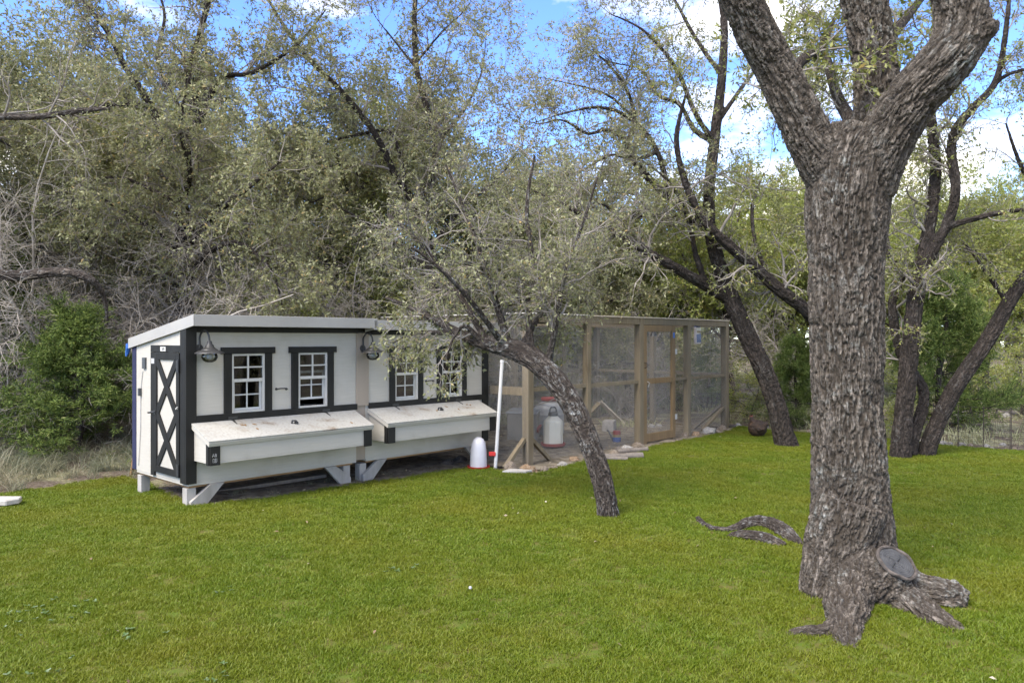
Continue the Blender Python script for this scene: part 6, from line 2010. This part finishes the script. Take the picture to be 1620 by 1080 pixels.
# brown hen resting on the grass
def hen():
    x, y = gpt(1198, 691)
    r = empty("hen", (x, y, float(gz(x, y)) + .02), 2.6, "dark brown hen resting on the lawn left of the leaning oak", "hen")
    m, t, b = new_mat("hen_feathers")
    b.inputs["Roughness"].default_value = .75
    f = noise_fac(t, 18, 5, .7, (1, 1, 2))
    t.links.new(ramp(t, f, [(.3, (.012, .007, .004)), (.5, (.034, .018, .009)), (.72, (.085, .048, .025))]), b.inputs["Base Color"])
    add_bump(t, b, f, .8, .01)
    w = MB()
    w.tube([(-.14, 0, .11), (-.10, 0, .115), (-.03, 0, .118), (.05, 0, .12), (.10, 0, .12), (.135, 0, .12)], [.05, .105, .135, .130, .10, .05], 16)
    w.tube([(.05, .01, .19), (.075, .01, .235), (.085, .012, .262)], [.075, .05, .038], 12)
    w.tube([(.06, .012, .27), (.09, .012, .274), (.115, .014, .268)], [.025, .036, .02], 12)
    w.tube([(-.08, 0, .16), (-.13, 0, .185), (-.165, 0, .20)], [.07, .05, .02], 10)
    w.tube([(.05, .08, .12), (-.05, .105, .115), (-.13, .085, .12)], [.03, .05, .015], 10)
    w.tube([(.05, -.08, .12), (-.05, -.105, .115), (-.13, -.085, .12)], [.03, .05, .015], 10)
    tmp = w.build("tmp", None)
    md = tmp.modifiers.new("r", 'REMESH'); md.mode = 'VOXEL'; md.voxel_size = .008
    ms = tmp.modifiers.new("s", 'SMOOTH'); ms.factor = .5; ms.iterations = 6
    me = bpy.data.meshes.new_from_object(tmp.evaluated_get(bpy.context.evaluated_depsgraph_get()))
    tme = tmp.data; bpy.data.objects.remove(tmp); bpy.data.meshes.remove(tme)
    n = len(me.vertices); V = np.empty(n*3, np.float32); me.vertices.foreach_get("co", V); V = V.reshape(-1, 3)
    NN = np.empty(n*3, np.float32); me.vertices.foreach_get("normal", NN); NN = NN.reshape(-1, 3)
    V = V + NN * ((fbm(V*np.array([30, 45, 45]), 3) - .5) * .018)[:, None]
    me.vertices.foreach_set("co", V.astype(np.float32).ravel()); me.update()
    me.polygons.foreach_set("use_smooth", np.ones(len(me.polygons), bool))
    link("body", me, m, r)
    MB().tube([(.115, .014, .268), (.145, .016, .258)], [.011, .002], 7).build("beak", M["straw"], r)
    c = MB()
    for k in range(3): c.tube([(.075+.018*k, .012, .298), (.073+.02*k, .012, .321 - .004*k)], [.009, .003], 6)
    c.build("comb", M["dullred"], r)
    c = MB()
    for s in (-1, 1): c.tube([(.098, .012 + s*.030, .279), (.098, .012 + s*.034, .279)], .006, 8)
    c.build("eye", M["iron"], r)
hen()

# root that surfaces in the lawn left of the big oak
def surf_root():
    x, y = gpt(1185, 845)
    r_ = empty("surface_root", (x, y, 0), 0, "twisted lichen spotted root surfacing in the lawn left of the big oak", "root")
    def q(px, py, rad, z=None):
        X, Y = gpt(px, py); return (X - x, Y - y, rad*.35 if z is None else z, rad)
    limbs = [
        [q(1104, 822, .024), q(1116, 834, .028), q(1135, 841, .030), q(1160, 841, .036), q(1180, 834, .055), q(1205, 832, .066), q(1230, 840, .066), q(1250, 853, .058), q(1266, 863, .034, -.01)],
        [q(1148, 850, .022, -.01), q(1166, 851, .045), q(1190, 854, .055), q(1215, 859, .055), q(1242, 864, .035, -.005)],
    ]
    remesh_limbs(limbs, .007, .022, .008, .014, 3, "root_body", r_, M["bark_lean"], 4)
surf_root()

# weeds with broad leaves in the lawn
def weeds():
    rng = np.random.default_rng(90)
    ps = []
    for x, y, n, sp in ((45, 975, 16, .15), (15, 1005, 6, .12), (75, 968, 8, .10), (60, 1070, 5, .10), (205, 1010, 5, .06), (345, 940, 4, .05), (345, 1070, 5, .06), (630, 905, 8, .06), (1230, 830, 4, .05)):
        c = np.array(gpt(x, y)); ps.append(c + rng.normal(0, sp, (n, 2)))
    P = np.concatenate(ps)
    st = np.repeat(np.stack([P[:, 0], P[:, 1], np.full(len(P), .022)], 1), 5, 0)
    n = len(st)
    a = rng.uniform(0, 6.283, n); d = nrm(np.stack([np.cos(a), np.sin(a), rng.uniform(.1, .8, n)], 1))
    side = nrm(np.cross(d, np.array([0, 0, 1.]))); up = np.cross(side, d)
    L = rng.uniform(.012, .024, n)[:, None]; w = L*.33
    V = np.stack([st, st+d*L*.35+side*w*.8+up*.003, st+d*L*.75+side*w*.8, st+d*L, st+d*L*.75-side*w*.8, st+d*L*.35-side*w*.8+up*.003], 1).reshape(-1, 3)
    me = np_mesh("lawn_weeds", V, np.arange(6*n).reshape(-1, 6))
    fattr(me, "tone", rng.random(n), 'FACE')
    m = leaf_mat("weed_leaf", [(0, (.09, .16, .04)), (.5, (.15, .22, .08)), (1, (.26, .32, .20))])
    tag(link("lawn_weeds", me, m), "broad leaved weeds growing in patches in the lawn", "weeds", kind="stuff")
    # a tiny white ball-like flower on the lawn
    x, y = gpt(744, 938)
    o = MB().lathe([(0, .012), (.008, .016), (.0095, .022), (.007, .029), (0, .031)], 10).build("daisy_bud", M["milk"], smooth=True)
    o.location = (x, y, .012); tag(o, "tiny white flower bud alone in the middle of the lawn", "flower")
weeds()
import sys
print("lawn tufts", n_lawn, "script tris", sum(len(m.polygons) for m in bpy.data.meshes))
